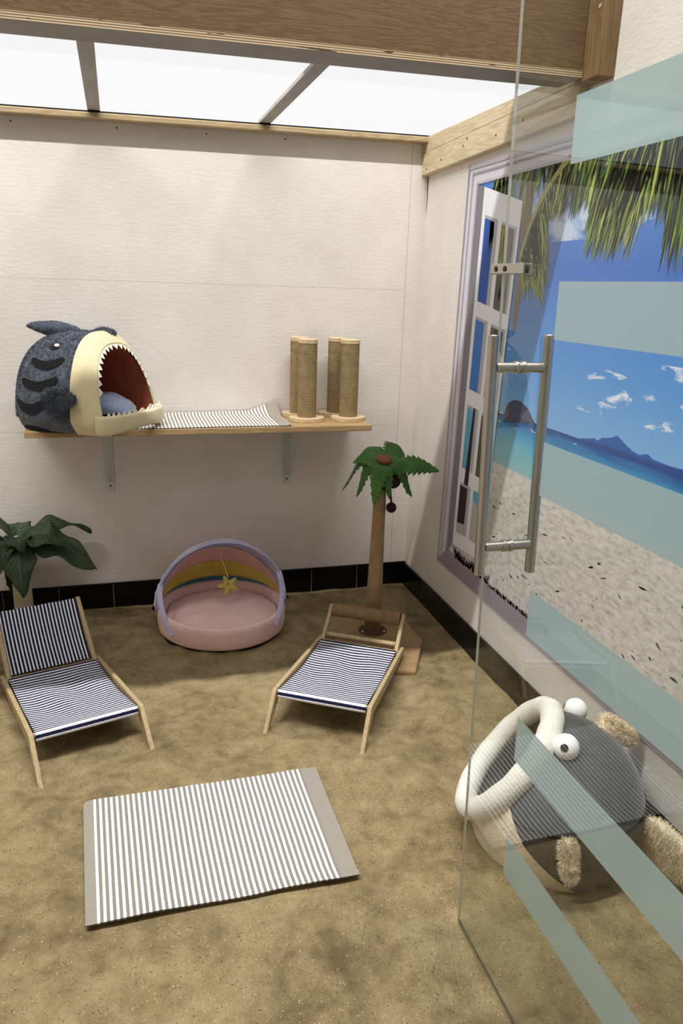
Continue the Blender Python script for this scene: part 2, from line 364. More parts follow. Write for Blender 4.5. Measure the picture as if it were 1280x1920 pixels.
def ybox(x0, x1, y0, y1, za, zb):
    return G().hexa([(x0, y0, za(y0)), (x1, y0, za(y0)), (x1, y1, za(y1)), (x0, y1, za(y1)), (x0, y0, zb(y0)), (x1, y0, zb(y0)), (x1, y1, zb(y1)), (x0, y1, zb(y1))])
obj('beam', ybox(-0.030, -0.001, -1.150, -0.001, rb(1.848), rb(1.932)), M['pine_y'], t1, smooth=False, bevel=0.003)
obj('upper_batten', ybox(-0.028, -0.001, -1.150, -0.001, rb(1.9335), lambda y: 1.9935), M['pine_y'], t1, smooth=False, bevel=0.002)
g = G()
for (yy, zz) in ((-0.05, 1.87), (-0.20, 1.885), (-0.40, 1.905), (-0.43, 1.925), (-0.66, 1.90), (-0.84, 1.915)):
    obj('screw', G().cyl((-0.0308, yy, zz), (-0.0298, yy, zz), 0.004, 10), M['screw'], t1)
# black tile skirting
def tiles_back():
    g = G(); W = 0.2242; x = -0.0766-5*0.2242*1.0
    x0 = -1.5941
    e = [x0+W*n for n in range(-5, 8)]
    for a in e:
        l, r = max(a+0.0018, LX), (a+W-0.0018 if a+W < -0.1 else -0.0125)
        if r-l > 0.05: g.box(l, r, -0.012, -0.001, -0.06, 0.108)
    g.box(LX, -0.001, -0.010, -0.0005, -0.06, 0.106, 1); g.box(LX, -0.001, -0.0105, -0.0005, 0.1085, 0.116, 0)
    return g
struct(obj('baseboard_back', tiles_back(), [M['tile'], M['grout']], smooth=False, bevel=0.0012))
def tiles_right():
    g = G(); W = 0.2242; e = [-0.4495-W*n for n in range(-2, 18)]
    for a in e:
        l, r = max(a-W+0.0018, RY), min(a-0.0018, -0.002)
        if r-l > 0.01: g.box(-0.012, -0.001, l, r, -0.06, 0.112)
    g.box(-0.010, -0.0005, RY, -0.001, -0.06, 0.110, 1)
    return g
struct(obj('baseboard_right', tiles_right(), [M['tile'], M['grout']], smooth=False, bevel=0.0012))
# ------------------------------------------------------------------ beach mural (printed sheet on the right wall)
def mural():
    def flat(name, c, rough=0.55):
        t = NT(name); return t.fin(lin(c), rough, None, 0, 0.25)
    mats = []; idx = {}
    def mk(key, m): idx[key] = len(mats); mats.append(m)
    t = NT('mural_scene'); v = t.coord('Object'); s3 = t.sep(v); z = s3[2]
    sky = t.ramp(t.math('DIVIDE', t.math('SUBTRACT', z, 0.98), 0.8), [(0.0, lin((128, 176, 224))), (0.25, lin((84, 146, 214))), (0.6, lin((58, 108, 190))), (1.0, lin((78, 134, 206)))])
    cv = t.coord('Object', (1, 8.0, 20)); cn = t.noise(cv, 1.0, 6, 0.62, 0.4)
    low = t.math('MULTIPLY', t.math('GREATER_THAN', z, 1.07), t.math('LESS_THAN', z, 1.235))
    side = t.math('LESS_THAN', s3[1], -1.28)
    cl1 = t.math('MULTIPLY', t.math('MULTIPLY', t.ramp(cn, [(0.58, (0, 0, 0, 1)), (0.66, (1, 1, 1, 1))]), low), side)
    cn2 = t.noise(t.coord('Object', (1, 3.6, 8)), 1.2, 6, 0.6, 0.3)
    hi = t.math('MULTIPLY', t.ramp(cn2, [(0.44, (0, 0, 0, 1)), (0.56, (1, 1, 1, 1))]), t.math('MULTIPLY', t.math('GREATER_THAN', z, 1.545), t.math('LESS_THAN', s3[1], -0.90)))
    sky = t.mix(t.math('MULTIPLY', cl1, 0.85), sky, lin((240, 242, 244)))
    sky = t.mix(t.math('MULTIPLY', hi, 0.7), sky, lin((214, 224, 232)))
    sn = t.noise(t.coord('Object', (1, 6, 60)), 1.0, 4)
    sea = t.ramp(t.math('ADD', t.math('DIVIDE', t.math('SUBTRACT', z, 0.80), 0.187), t.math('MULTIPLY', t.math('SUBTRACT', sn, 0.5), 0.25)), [(0.0, lin((140, 186, 190))), (0.45, lin((104, 178, 200))), (0.7, lin((62, 150, 200))), (0.92, lin((34, 92, 160))), (1.0, lin((28, 70, 136)))])
    foam = t.math('MULTIPLY', t.math('GREATER_THAN', t.noise(t.coord('Object', (1, 9, 90)), 1.0, 5), 0.64), t.math('MULTIPLY', t.math('GREATER_THAN', z, 0.945), t.math('GREATER_THAN', s3[1], -1.30)))
    sea = t.mix(foam, sea, lin((236, 240, 242)))
    an = t.noise(t.coord('Object', (1, 26, 70)), 1.0, 6, 0.68); a2 = t.noise(t.coord('Object', (1, 60, 110)), 1.0, 4)
    snd = t.ramp(an, [(0.28, lin((158, 150, 146))), (0.48, lin((205, 198, 192))), (0.7, lin((228, 222, 216)))])
    snd = t.mix(t.math('GREATER_THAN', a2, 0.70), snd, lin((88, 80, 72)))
    c = t.mix(t.math('GREATER_THAN', z, 0.987), sea, sky)
    c = t.mix(t.math('LESS_THAN', t.math('ADD', z, t.math('MULTIPLY', t.math('SUBTRACT', an, 0.5), 0.02)), 0.80), c, snd)
    mk('scene', t.fin(c, 0.5, None, 0, 0.25))
    for k, cc in dict(frame=(214, 210, 218), frame2=(190, 186, 196), frame3=(160, 155, 166), sill=(150, 140, 148), leaf=(232, 232, 236), leafsh=(178, 178, 184),
                      isl1=(74, 74, 100), isl2=(44, 92, 168), isl3=(34, 74, 140), trunk=(112, 96, 66), trunk2=(150, 148, 70), stem=(160, 158, 74), jamb=(128, 126, 134),
                      b0=(30, 52, 26), b1=(52, 84, 34), b2=(84, 112, 40), b3=(128, 146, 56), b4=(170, 176, 84), b5=(186, 160, 92), b6=(20, 32, 22), p0=(36, 84, 170), p1=(58, 118, 196), p2=(96, 168, 196), p3=(34, 26, 22),
                      p4=(96, 92, 76), p5=(70, 68, 66), p6=(130, 126, 118), p7=(186, 178, 170), plant=(52, 46, 44)).items(): mk(k, flat('mural_'+k, cc))
    g = G(); X0 = -0.0012
    def poly(pts, layer, key):
        x = X0-0.00025*layer
        a = sum(pts[i][0]*pts[(i+1) % len(pts)][1]-pts[(i+1) % len(pts)][0]*pts[i][1] for i in range(len(pts)))
        P = [(x, p[0], p[1]) for p in pts]
        g.add(P, [list(range(len(P)))], None, idx[key])
    YE = -2.75
    g.box(X0, -0.0001, YE, -0.40, 0.262, 1.842, idx['frame'])
    poly([(-0.47, 0.30), (YE, 0.30), (YE, 1.775), (-0.50, 1.765)], 1, 'scene')
    # islands
    poly([(-0.85, 0.955), (-0.853, 1.0), (-0.869, 1.024), (-0.91, 1.042), (-0.947, 1.043), (-1.003, 1.028), (-1.035, 1.003), (-1.06, 0.985)], 2, 'isl1')
    poly([(-1.30, 0.985), (-1.36, 0.998), (-1.385, 1.003), (-1.398, 0.999), (-1.42, 1.012), (-1.445, 1.016), (-1.462, 1.021), (-1.485, 1.030), (-1.50, 1.024), (-1.528, 1.012), (-1.56, 1.002), (-1.586, 0.999), (-1.605, 1.005), (-1.616, 1.008), (-1.639, 0.999), (-1.7, 0.997), (-1.76, 1.0), (-1.9, 1.006), (-2.1, 0.995), (-2.3, 0.985)], 2, 'isl2')
    poly([(-1.12, 0.983), (-1.30, 0.985), (-1.45, 0.994), (-1.6, 0.992), (-1.8, 0.996), (-2.2, 0.99), (-2.3, 0.976), (-1.5, 0.978)], 3, 'isl3')
    # palm trunk and stalks
    poly([(-0.845, 1.76), (-0.905, 1.76), (-0.90, 1.5), (-0.872, 1.28), (-0.858, 1.262), (-0.845, 1.30)], 3, 'trunk')
    for (a, b) in (((-0.70, 1.77), (-0.715, 1.60)), ((-0.755, 1.77), (-0.762, 1.60)), ((-0.81, 1.77), (-0.80, 1.58)), ((-0.86, 1.77), (-0.83, 1.6))):
        poly([(a[0]+0.012, a[1]), (a[0]-0.014, a[1]), (b[0]-0.012, b[1]), (b[0]+0.01, b[1])], 4, 'trunk2')
    R = random.Random(3)
    def blade(y0, z0, y1, z1, wd, key, layer):
        d = Vector((y1-y0, z1-z0)); L = d.length; n = Vector((-d.y, d.x))/L*wd
        bend = n.normalized()*R.uniform(-0.05, 0.05)*L
        P = [Vector((y0, z0))+n*0.5, Vector((y0, z0))-n*0.5, Vector((y0, z0))+d*0.5-n+bend, Vector((y1, z1)), Vector((y0, z0))+d*0.5+n+bend]
        poly([(p.x, min(p.y, 1.773)) for p in P], layer, key)
    greens = ['b0', 'b6', 'b6', 'b1', 'b1', 'b2', 'b3']; yell = ['b0', 'b1', 'b2', 'b3', 'b3', 'b3', 'b4', 'b4']
    for k in range(380):                                           # thick fringe along the top
        y = R.uniform(-0.62, -2.6); blade(y, 1.775, y+R.uniform(-0.01, 0.06), 1.775-R.uniform(0.03, 0.10), R.uniform(0.004, 0.009), R.choice(greens), 5+R.randint(0, 3))
    for (ya, yb, zl, n, lean) in ((-1.04, -1.26, 1.60, 140, 0.03), (-1.27, -1.47, 1.485, 260, 0.07), (-1.44, -1.60, 1.56, 110, 0.012), (-1.56, -1.70, 1.455, 120, 0.012), (-1.70, -2.6, 1.50, 300, 0.03)):
        for k in range(n):
            y = R.uniform(ya, yb); q = R.random()
            z1 = 1.77-(1.77-zl)*(0.35+0.7*R.random()**0.6)
            key = R.choice(greens if (z1 > zl+0.12 or R.random() < 0.5) else yell)
            blade(y-lean*0.5, 1.775, y+lean*R.uniform(0.2, 1.2), z1, R.uniform(0.0035, 0.008), key, 6+R.randint(0, 5))
    def bez(t):                                                     # bowed rib of the left frond
        P = [Vector((-1.10, 1.776)), Vector((-0.99, 1.725)), Vector((-0.90, 1.63)), Vector((-0.858, 1.50))]
        a = P[0].lerp(P[1], t); b = P[1].lerp(P[2], t); c_ = P[2].lerp(P[3], t); return a.lerp(b, t).lerp(b.lerp(c_, t), t)
    for k in range(420):
        t_ = R.random()**0.7; p0 = bez(t_)
        if t_ > 0.45: q = Vector((R.uniform(-0.885, -1.06), R.uniform(1.335, 1.47)))
        else: q = p0+Vector((R.uniform(-0.06, 0.02), -R.uniform(0.06, 0.15)))
        q = p0.lerp(q, R.uniform(0.7, 1.0)); blade(p0.x, p0.y, q.x, q.y, R.uniform(0.003, 0.0065), R.choice(['b2', 'b3', 'b3', 'b4', 'b4', 'b1'] if R.random() < 0.85 else greens), 6+R.randint(0, 4))
    for k in range(24):
        a, b = bez(k/24), bez((k+1)/24); wd = 0.010-0.004*k/24
        d = (b-a).normalized(); n = Vector((-d.y, d.x))*wd
        poly([tuple(a+n), tuple(a-n), tuple(b-n), tuple(b+n)], 12, 'stem')
    # open window leaf
    C = [(-0.552, 1.752), (-0.842, 1.679), (-0.775, 0.40), (-0.520, 0.385)]
    def q(u, v): a = Vector(C[0]).lerp(Vector(C[1]), u); b = Vector(C[3]).lerp(Vector(C[2]), u); r = a.lerp(b, v); return (r.x, r.y)
    poly([(-0.502, 1.763), (-0.553, 1.752), (-0.521, 0.385), (-0.475, 0.345)], 13, 'jamb')
    poly([q(0, 0), q(1, 0), q(1, 1), q(0, 1)], 13, 'leaf')
    rows = [(0.065, 0.285), (0.325, 0.525), (0.57, 0.755), (0.80, 0.955)]
    pc = [('p0', 'p4'), ('p1', 'p5'), ('p2', 'p5'), ('p3', 'p7')]
    for (v0, v1), (ka, kb) in zip(rows, pc):
        for (u0, u1), kk in (((0.10, 0.46), ka), ((0.56, 0.94), kb)):
            poly([q(u0, v0), q(u1, v0), q(u1, v1), q(u0, v1)], 14, 'leafsh'); e = 0.10 if u0 < 0.5 else 0.05
            poly([q(u0, v0+0.008), q(u1-e, v0+0.008), q(u1-e, v1), q(u0, v1)], 15, kk)
    for k in range(40):                                             # frond tips and dark trunk seen through the panes
        u = R.uniform(0.26, 0.36); a = q(u, 0.075); b = q(u+R.uniform(-0.02, 0.02), R.uniform(0.09, 0.16)); blade(a[0], a[1], b[0], b[1], 0.003, R.choice(greens), 16)
    poly([q(0.22, 0.80), q(0.36, 0.80), q(0.36, 0.57), q(0.30, 0.57)], 16, 'p3')
    poly([q(0.10, 0.925), q(0.36, 0.92), q(0.36, 0.955), q(0.10, 0.955)], 17, 'p7')
    for (v0, v1) in ((0.065, 0.2), (0.2, 0.285), (0.325, 0.525), (0.57, 0.755)):
        poly([q(0.58, v0+.01), q(0.66, v0+.01), q(0.68, v1-.005), q(0.6, v1-.005)], 16, 'trunk2' if v1 < 0.22 else 'p4')
        for k in range(10): a = q(R.uniform(0.60, 0.86), R.uniform(v0+0.02, v1-0.05)); blade(a[0], a[1], a[0]+R.uniform(-.02, .02), a[1]-R.uniform(.02, .06), .003, R.choice(['b1', 'p6', 'trunk', 'p3']), 17)
    poly([q(0.56, 0.80), q(0.89, 0.80), q(0.89, 0.85), q(0.56, 0.83)], 16, 'p2')
    # printed frame mouldings
    poly([(-0.41, 1.84), (-0.418, 1.84), (-0.39, 0.27), (-0.382, 0.262)], 16, 'frame3')
    poly([(-0.445, 1.812), (-0.452, 1.812), (-0.42, 0.30), (-0.413, 0.30)], 16, 'frame2')
    poly([(-0.49, 1.772), (-0.505, 1.765), (-0.477, 0.342), (-0.462, 0.342)], 16, 'frame3')
    poly([(-0.42, 1.822), (YE, 1.822), (YE, 1.832), (-0.42, 1.830)], 16, 'frame2')
    poly([(-0.45, 1.802), (YE, 1.806), (YE, 1.812), (-0.45, 1.808)], 16, 'frame3')
    poly([(-0.50, 1.765), (YE, 1.775), (YE, 1.783), (-0.49, 1.773)], 16, 'frame2')
    poly([(-0.382, 0.262), (YE, 0.262), (YE, 0.330), (-0.60, 0.345), (-0.473, 0.345)], 17, 'sill')
    poly([(-0.382, 0.262), (YE, 0.262), (YE, 0.268), (-0.382, 0.268)], 18, 'frame3')
    for k in range(300):
        y = -0.56-2.1*R.random()**1.3; dk = y > -0.85
        blade(y, 0.338 if dk else 0.332, y+R.uniform(-0.04, 0.04), 0.338+R.uniform(0.004, 0.05 if dk else 0.012), R.uniform(0.003, 0.008), R.choice(['plant', 'sill', 'p5', 'p6']), 18)
    for k in range(70):
        y = R.uniform(-0.78, -2.5); z_ = R.uniform(0.36, 0.68); blade(y, z_, y+R.uniform(-0.035, 0.035), z_+R.uniform(-0.012, 0.012), R.uniform(0.0012, 0.004), R.choice(['plant', 'p5', 'p3']), 2)
    o = obj('beach_mural', g, mats, smooth=False, weld=False)
    tag(o, 'printed beach mural with open white window, palm fronds and sea on right wall', 'mural')
mural()
# ------------------------------------------------------------------ shelf on the back wall
ZS = 0.85
sh = thing('wall_shelf', (-0.97, -0.15, ZS), 'long oak coloured shelf on two metal brackets on the back wall', 'shelf')
obj('board', G().hexa([(-1.640, -0.305, ZS-0.024), (-0.307, -0.310, ZS-0.024), (-0.307, -0.002, ZS-0.024), (-1.640, -0.002, ZS-0.024), (-1.640, -0.305, ZS), (-0.307, -0.310, ZS), (-0.307, -0.002, ZS), (-1.640, -0.002, ZS)]), M['shelf'], sh, smooth=False, bevel=0.002)
for bx in (-1.355, -0.597):
    g = G().box(bx-0.0165, bx+0.0165, -0.006, -0.001, 0.533, ZS-0.0245); g.box(bx-0.0165, bx+0.0165, -0.26, -0.006, ZS-0.0285, ZS-0.0245)
    g.tube([(bx, -0.009, 0.575), (bx, -0.245, ZS-0.032)], 0.0075, 8, flat=(0.5, 1.2)); g.box(bx-0.004, bx+0.004, -0.0085, -0.006, 0.60, ZS-0.05)
    b = obj('bracket', g, M['galv'], sh, smooth=False, bevel=0.001)
    g = G()
    for zz in (0.556, 0.775): obj('screw', G().cyl((bx, -0.0075, zz), (bx, -0.0055, zz), 0.0045, 12), M['screw'], b, org=sh.location)
# scratching posts
M['sawn'] = wood('sawn_pine', (182, 154, 112), (220, 200, 164), 'x', 0.6, 60)
def post(loc, back, label, H=0.318):
    x, y, z = loc
    t = thing('scratching_post', loc, label, 'scratching post', 'sisal scratching posts on the shelf')
    cy = y+(0.014 if back else -0.003); n = 40; rx, ry = (0.074, 0.055) if back else (0.075, 0.058)
    poly = [(x+rx*math.cos(2*math.pi*k/n), cy+ry*math.sin(2*math.pi*k/n), z) for k in range(n)]
    obj('base', G().prism(poly, (0, 0, 0.018)), M['sawn'], t, bevel=0.002)
    obj('sisal_column', G().cyl((x, y, z+0.018), (x, y, z+H), 0.039, 40), M['sisal'], t)
    obj('cap', G().cyl((x, y, z+H+0.0003), (x, y, z+H+0.017), 0.0405, 40, bev=0.0015), M['sawn'], t)
    return t
post((-0.5535, -0.183, ZS), False, 'front left sisal scratching post on the shelf, touching the striped mat')
post((-0.5630, -0.078, ZS), True, 'left sisal post at the wall, mostly hidden behind the front left post')
post((-0.3740, -0.185, ZS), False, 'front right sisal scratching post, nearest the right end of the shelf')
post((-0.3990, -0.080, ZS), True, 'right sisal post at the wall, half hidden behind the front right post')
# striped mats
def mat_sheet(fn, nu=80, nv=40, th=0.0035):
    g = G(); g.grid(lambda u, v: fn(u, v), nu, nv); g.grid(lambda u, v: fn(u, v)-Vector((0, 0, th)), nu, nv, flip=True)
    return g
A, B_, C_, D_ = [Vector(p) for p in ((-1.452, -1.338, 0), (-0.790, -1.343, 0), (-0.791, -1.789, 0), (-1.431, -1.783, 0))]
def rugfn(u, v):
    p = A.lerp(B_, u).lerp(D_.lerp(C_, u), v)
    cx, cy_ = min(u, 1-u)*0.64, min(v, 1-v)*0.45
    if u < 0.5 and v < 0.5 and cx < 0.02 and cy_ < 0.02:
        d = Vector((0.02-cx, 0.02-cy_)); L = d.length
        if L > 0.02: k = 0.02/L; p = p+(B_-A).normalized()*(d.x*(1-k))+(D_-A).normalized()*(d.y*(1-k))
    lift = 0.006*max(0, v-0.9)/0.1+0.003*math.sin(u*9)*v
    return Vector((p.x, p.y, sand_z(p.x, p.y)*0.8+0.011+lift))
r = obj('striped_rug', mat_sheet(rugfn), M['rug'], ang=0)
tag(r, 'taupe and white striped rug lying flat on the sand in front', 'rug', 'striped cotton mats')
def matfn(u, v):                                                     # on the shelf, back edge curling up the wall
    x = -1.275+0.632*u; y = -0.299+0.292*v
    z = ZS+0.0038+0.0015*(1+math.sin(u*11))*v*max(0, min(1, (u-0.25)*6))
    if v > 0.93: z += (v-0.93)/0.07*0.010
    y -= 0.004*math.sin(u*7)*(1-v)
    if v > 0.7 and u > 0.8: k = (v-0.7)/0.3*(u-0.8)/0.2; z += 0.048*k; x += 0.006*k; y += 0.0
    if u > 0.985: z += 0.003
    if v > 0.7: x -= 0.010*(v-0.7)/0.3*max(0, u-0.75)/0.25
    return Vector((x, y, z))
m2 = obj('striped_mat', mat_sheet(matfn), M['rug'], ang=0)
tag(m2, 'taupe and white striped mat laid on the wall shelf with its right corner curled up', 'rug', 'striped cotton mats')
# ------------------------------------------------------------------ shark cat cave on the shelf
def shark():
    C0 = Vector((-1.41, -0.225, ZS)); az = math.radians(-36); f = Vector((math.cos(az), math.sin(az), 0)); l = Vector((-math.sin(az), math.cos(az), 0))
    a, b, H = 0.270, 0.200, 0.350; XC = 0.078; XM = 0.200
    t = thing('shark_cat_cave', C0, 'blue grey plush shark cat cave with open toothed mouth on the shelf', 'cat bed')
    def prof(x): return max(0.0, 1-abs(x/a)**(2.5 if x < 0 else 3.0))**(0.4 if x < 0 else 1/3.0)
    def Hh(x): e = 2.4 if x < -0.01 else 3.6; return H*max(0.0, 1-abs((x+0.01)/(0.285 if x < -0.01 else 0.30))**e)**(0.42 if x < -0.01 else 0.36)
    def Sf(x, ph, sc=1.0):                                            # ph 0 = near foot (camera side) .. pi = far foot
        w_ = b*prof(x)*sc; h = Hh(x)*sc; c_, s_ = math.cos(ph), math.sin(ph)
        yy = -w_*math.copysign(abs(c_)**0.80, c_); zz = h*abs(s_)**0.86
        k = 1.0-0.16*max(0, 1-zz/0.045)                               # tucked under at the base
        lean = 0.080*max(0.0, min(1.0, (x-0.05)/0.15))*(zz/H)            # the mouth leans back towards its top
        return C0+f*(x-lean)+l*(yy*k)+Vector((0, 0, 0.006+zz))
    def fuzz(p, amp): return p+Vector((noise.noise(p*38), noise.noise(p*38+Vector((5, 0, 0))), noise.noise(p*38+Vector((0, 9, 0)))))*amp
    def xb(u): return -a*0.9995+(XC+a)*(1-(1-u)**1.0) if u > 0 else -a*0.9995
    def xb(u): return -a*math.cos(u*math.pi/2)*1.0+XC*u if u > 0.0 else -a*0.9999
    g = G().grid(lambda u, v: fuzz(Sf(xb(u), v*math.pi), 0.0032), 60, 96)
    furry(g, lambda u, v: Sf(xb(u), v*math.pi), 26000, 0.0075, 0.0011, 5, 0, 0.5)
    body = obj('furry_body', g, M['sharkfur'], t, ang=0, weld=False)
    def cuff(u, v):
        x = XC-0.004+(XM-XC+0.004)*u; p = Sf(x, v*math.pi, 1.012+0.018*math.sin(math.pi*u)); return p
    g = G().grid(cuff, 24, 96); g.grid(lambda u, v: cuff(u, v)*1.0-(cuff(u, v)-(C0+f*0.1+Vector((0, 0, 0.1))))*0.05, 24, 96, flip=True)
    g.grid(lambda u, v: cuff(1, v).lerp(cuff(1, v)-(cuff(1, v)-(C0+f*0.1+Vector((0, 0, 0.1))))*0.05, u), 1, 96)
    cf = obj('mouth_cuff', g, M['cream'], t)
    g = G().grid(lambda u, v: Sf(-a*0.9+(XM-0.01+a*0.9)*u, v*math.pi, 0.93), 40, 48, flip=True)
    obj('lining', g, M['lining'], t)
    # lower jaw bolster around the front
    g = G(); nn = 72
    XJ = XM-0.035
    def plan(k):                                                      # k 0..1 from near jamb around the front to far jamb
        th = -math.pi/2+math.pi*k; w_ = b*prof(XJ)*1.02
        return C0+f*(XJ+(0.085)*abs(math.cos(th))**0.75)+l*(w_*math.copysign(abs(math.sin(th))**0.80, math.sin(th)))
    ctr = C0+f*(XM-0.10)
    def inward(p): d = p-ctr; d.z = 0; return -d.normalized()
    def jaw(u, v):
        p = plan(u); d = inward(p); an = 2*math.pi*v; sq = lambda t_: math.copysign(abs(t_)**0.4, t_)
        z0 = 0.008+0.014*math.sin(math.pi*u)**2; z1 = 0.080
        return p+d*(0.016-0.016*sq(math.cos(an))+0.010*max(0, -math.sin(an)))+Vector((0, 0, (z0+z1)/2+(z1-z0)/2*sq(math.sin(an))))
    g.grid(jaw, nn, 28, cv=True)
    obj('lower_jaw', g, M['cream2'], t)
    # teeth
    g = G(); nt = 19
    for k in range(nt):
        v0, v1 = 0.13+0.74*k/nt, 0.13+0.74*(k+1)/nt
        cen = C0+f*XM+Vector((0, 0, 0.11))
        p0, p1 = Sf(XM+0.001, v0*math.pi, 1.0), Sf(XM+0.001, v1*math.pi, 1.0); pm = (p0+p1)/2; tip = pm.lerp(cen, 0.085)+f*0.003
        for sgn in (0,): g.add([p0, p1, tip, p0-f*0.006, p1-f*0.006, tip-f*0.002], [(0, 1, 2), (5, 4, 3), (0, 2, 5, 3), (1, 4, 5, 2), (0, 3, 4, 1)])
    for k in range(13):
        ka, kb = 0.12+0.76*k/13, 0.12+0.76*(k+1)/13
        def top(kk): p = plan(kk); return p+inward(p)*0.014+Vector((0, 0, 0.078))
        p0, p1 = top(ka), top(kb); pm = (p0+p1)/2+Vector((0, 0, 0.016)); dn = -inward(pm)
        g.add([p0, p1, pm, p0-dn*0.006, p1-dn*0.006, pm-dn*0.002], [(0, 1, 2), (5, 4, 3), (0, 2, 5, 3), (1, 4, 5, 2), (0, 3, 4, 1)])
    obj('teeth', g, plain('cream_felt', (248, 240, 218), 0.85), t, smooth=False)
    # cushion
    def cu(u, v):
        r_ = v; an = 2*math.pi*u; q = (1-r_**4)
        rr = 0.9*abs(r_)
        return C0+f*(-0.005+0.205*rr*math.cos(an))+l*(0.172*rr*math.sin(an))+Vector((0, 0, 0.074+0.055*q+0.010*noise.noise(Vector((rr*5*math.cos(an), rr*5*math.sin(an), 0)))))
    obj('cushion', G().grid(cu, 48, 14, cu=True), M['cushion'], t, ang=0)
    # sole
    n = 72; pl = []
    for k in range(n):
        an = 2*math.pi*k/n; x = -0.08+a*0.62*math.cos(an); pl.append(C0+f*x+l*(b*0.86*math.copysign(abs(math.sin(an))**0.8, math.sin(an)))+Vector((0, 0, 0.0005)))
    obj('sole', G().prism(pl, (0, 0, 0.022)), M['black'], t)
    # gill stripes and eyes: patches lying on the fur
    def patch(x0, x1, p0, p1, bow, off=0.0065):
        def fn(u, v):
            e = min(1.0, math.sqrt(max(0, 1-abs(2*u-1)**9))); x = x0+(x1-x0)*u
            ph = p0+(p1-p0)*(0.5+(v-0.5)*e)-bow*math.sin(math.pi*u)
            q = Sf(x, ph); nrm = (Sf(x, ph, 1.02)-q); return q+nrm.normalized()*off
        return G().grid(fn, 20, 8)
    for (x0, x1, p0, p1) in SH_GILL: obj('gill_stripe', patch(x0, x1, p0, p1, 0.10), M['black'], t, ang=0)
    ex, ep = SH_EYE
    def eye(ph, r1, r2, off, m, dx=0.0, dp=0.0):
        def fn(u, v):
            an = 2*math.pi*u; x = ex+dx+r1*v*math.cos(an); p_ = ph+dp+r2*v*math.sin(an); q = Sf(x, p_); return q+(Sf(x, p_, 1.02)-q).normalized()*(off+0.004*(1-v*v))
        return G().grid(fn, 24, 6, cu=True)
    e1 = obj('eye', eye(ep, 0.027, 0.066, 0.005, None), M['glossblack'], t, ang=0)
    obj('eye_highlight', eye(ep, 0.011, 0.026, 0.0085, None, 0.008, -0.010), M['white'], e1, org=t.location)
    obj('eye', eye(math.pi-ep, 0.027, 0.066, 0.003, None), M['glossblack'], t, ang=0)
    # fins
    def lobe(c, d1, d2, d3, r1, r2, r3, nz=0.006, hair=0):
        c = Vector(c); d1, d2, d3 = d1.normalized(), d2.normalized(), d3.normalized()
        def fn(u, v):
            th = 2*math.pi*u; ph = math.pi*v; p = Vector((math.cos(th)*math.sin(ph), math.sin(th)*math.sin(ph), -math.cos(ph)))
            tp = 1-0.35*max(0, p.x)
            q = c+d1*(r1*p.x)+d2*(r2*p.y*tp)+d3*(r3*p.z*tp); return fuzz(q, nz)
        g = G().grid(fn, 40, 24, cu=True)
        return furry(g, fn, hair, 0.013, 0.0012, 9, 0, 0.6) if hair else g
    zz = Vector((0, 0, 1))
    base = Sf(0.035, 0.26); nr = (Sf(0.035, 0.26, 1.05)-base).normalized()
    obj('side_fin', lobe(base+nr*0.018+Vector((0, 0, 0.012)), f*0.25+zz*-0.35-l*0.5, f, nr, 0.070, 0.066, 0.030, 0.004, 4200), M['sharkfur'], t, ang=0)
    base2 = Sf(0.05, math.pi-0.30); nr2 = (Sf(0.05, math.pi-0.30, 1.05)-base2).normalized()
    obj('side_fin', lobe(base2+nr2*0.02, zz*-1+l*0.4, f, nr2, 0.06, 0.05, 0.026, 0.004, 2000), M['sharkfur'], t, ang=0)
    db = Sf(-0.07, math.pi/2)
    d1 = (-f*0.80-l*0.35+zz*0.10)
    obj('dorsal_fin', lobe(db+d1.normalized()*0.052+zz*0.000, d1, l, zz, 0.100, 0.034, 0.029, 0.003, 3000), M['sharkfur'], t, ang=0)
    fb = Sf(0.085, math.pi/2+0.1)
    obj('top_fin', lobe(fb+Vector((0, 0, 0.001)), f, l, zz, 0.04, 0.035, 0.012, 0.003, 1200), M['sharkfur'], t, ang=0)
SH_GILL = [(-0.125, 0.03, 0.72, 0.83), (-0.165, 0.02, 0.47, 0.57), (-0.195, -0.02, 0.235, 0.33)]
SH_EYE = (-0.030, 0.99)
shark()
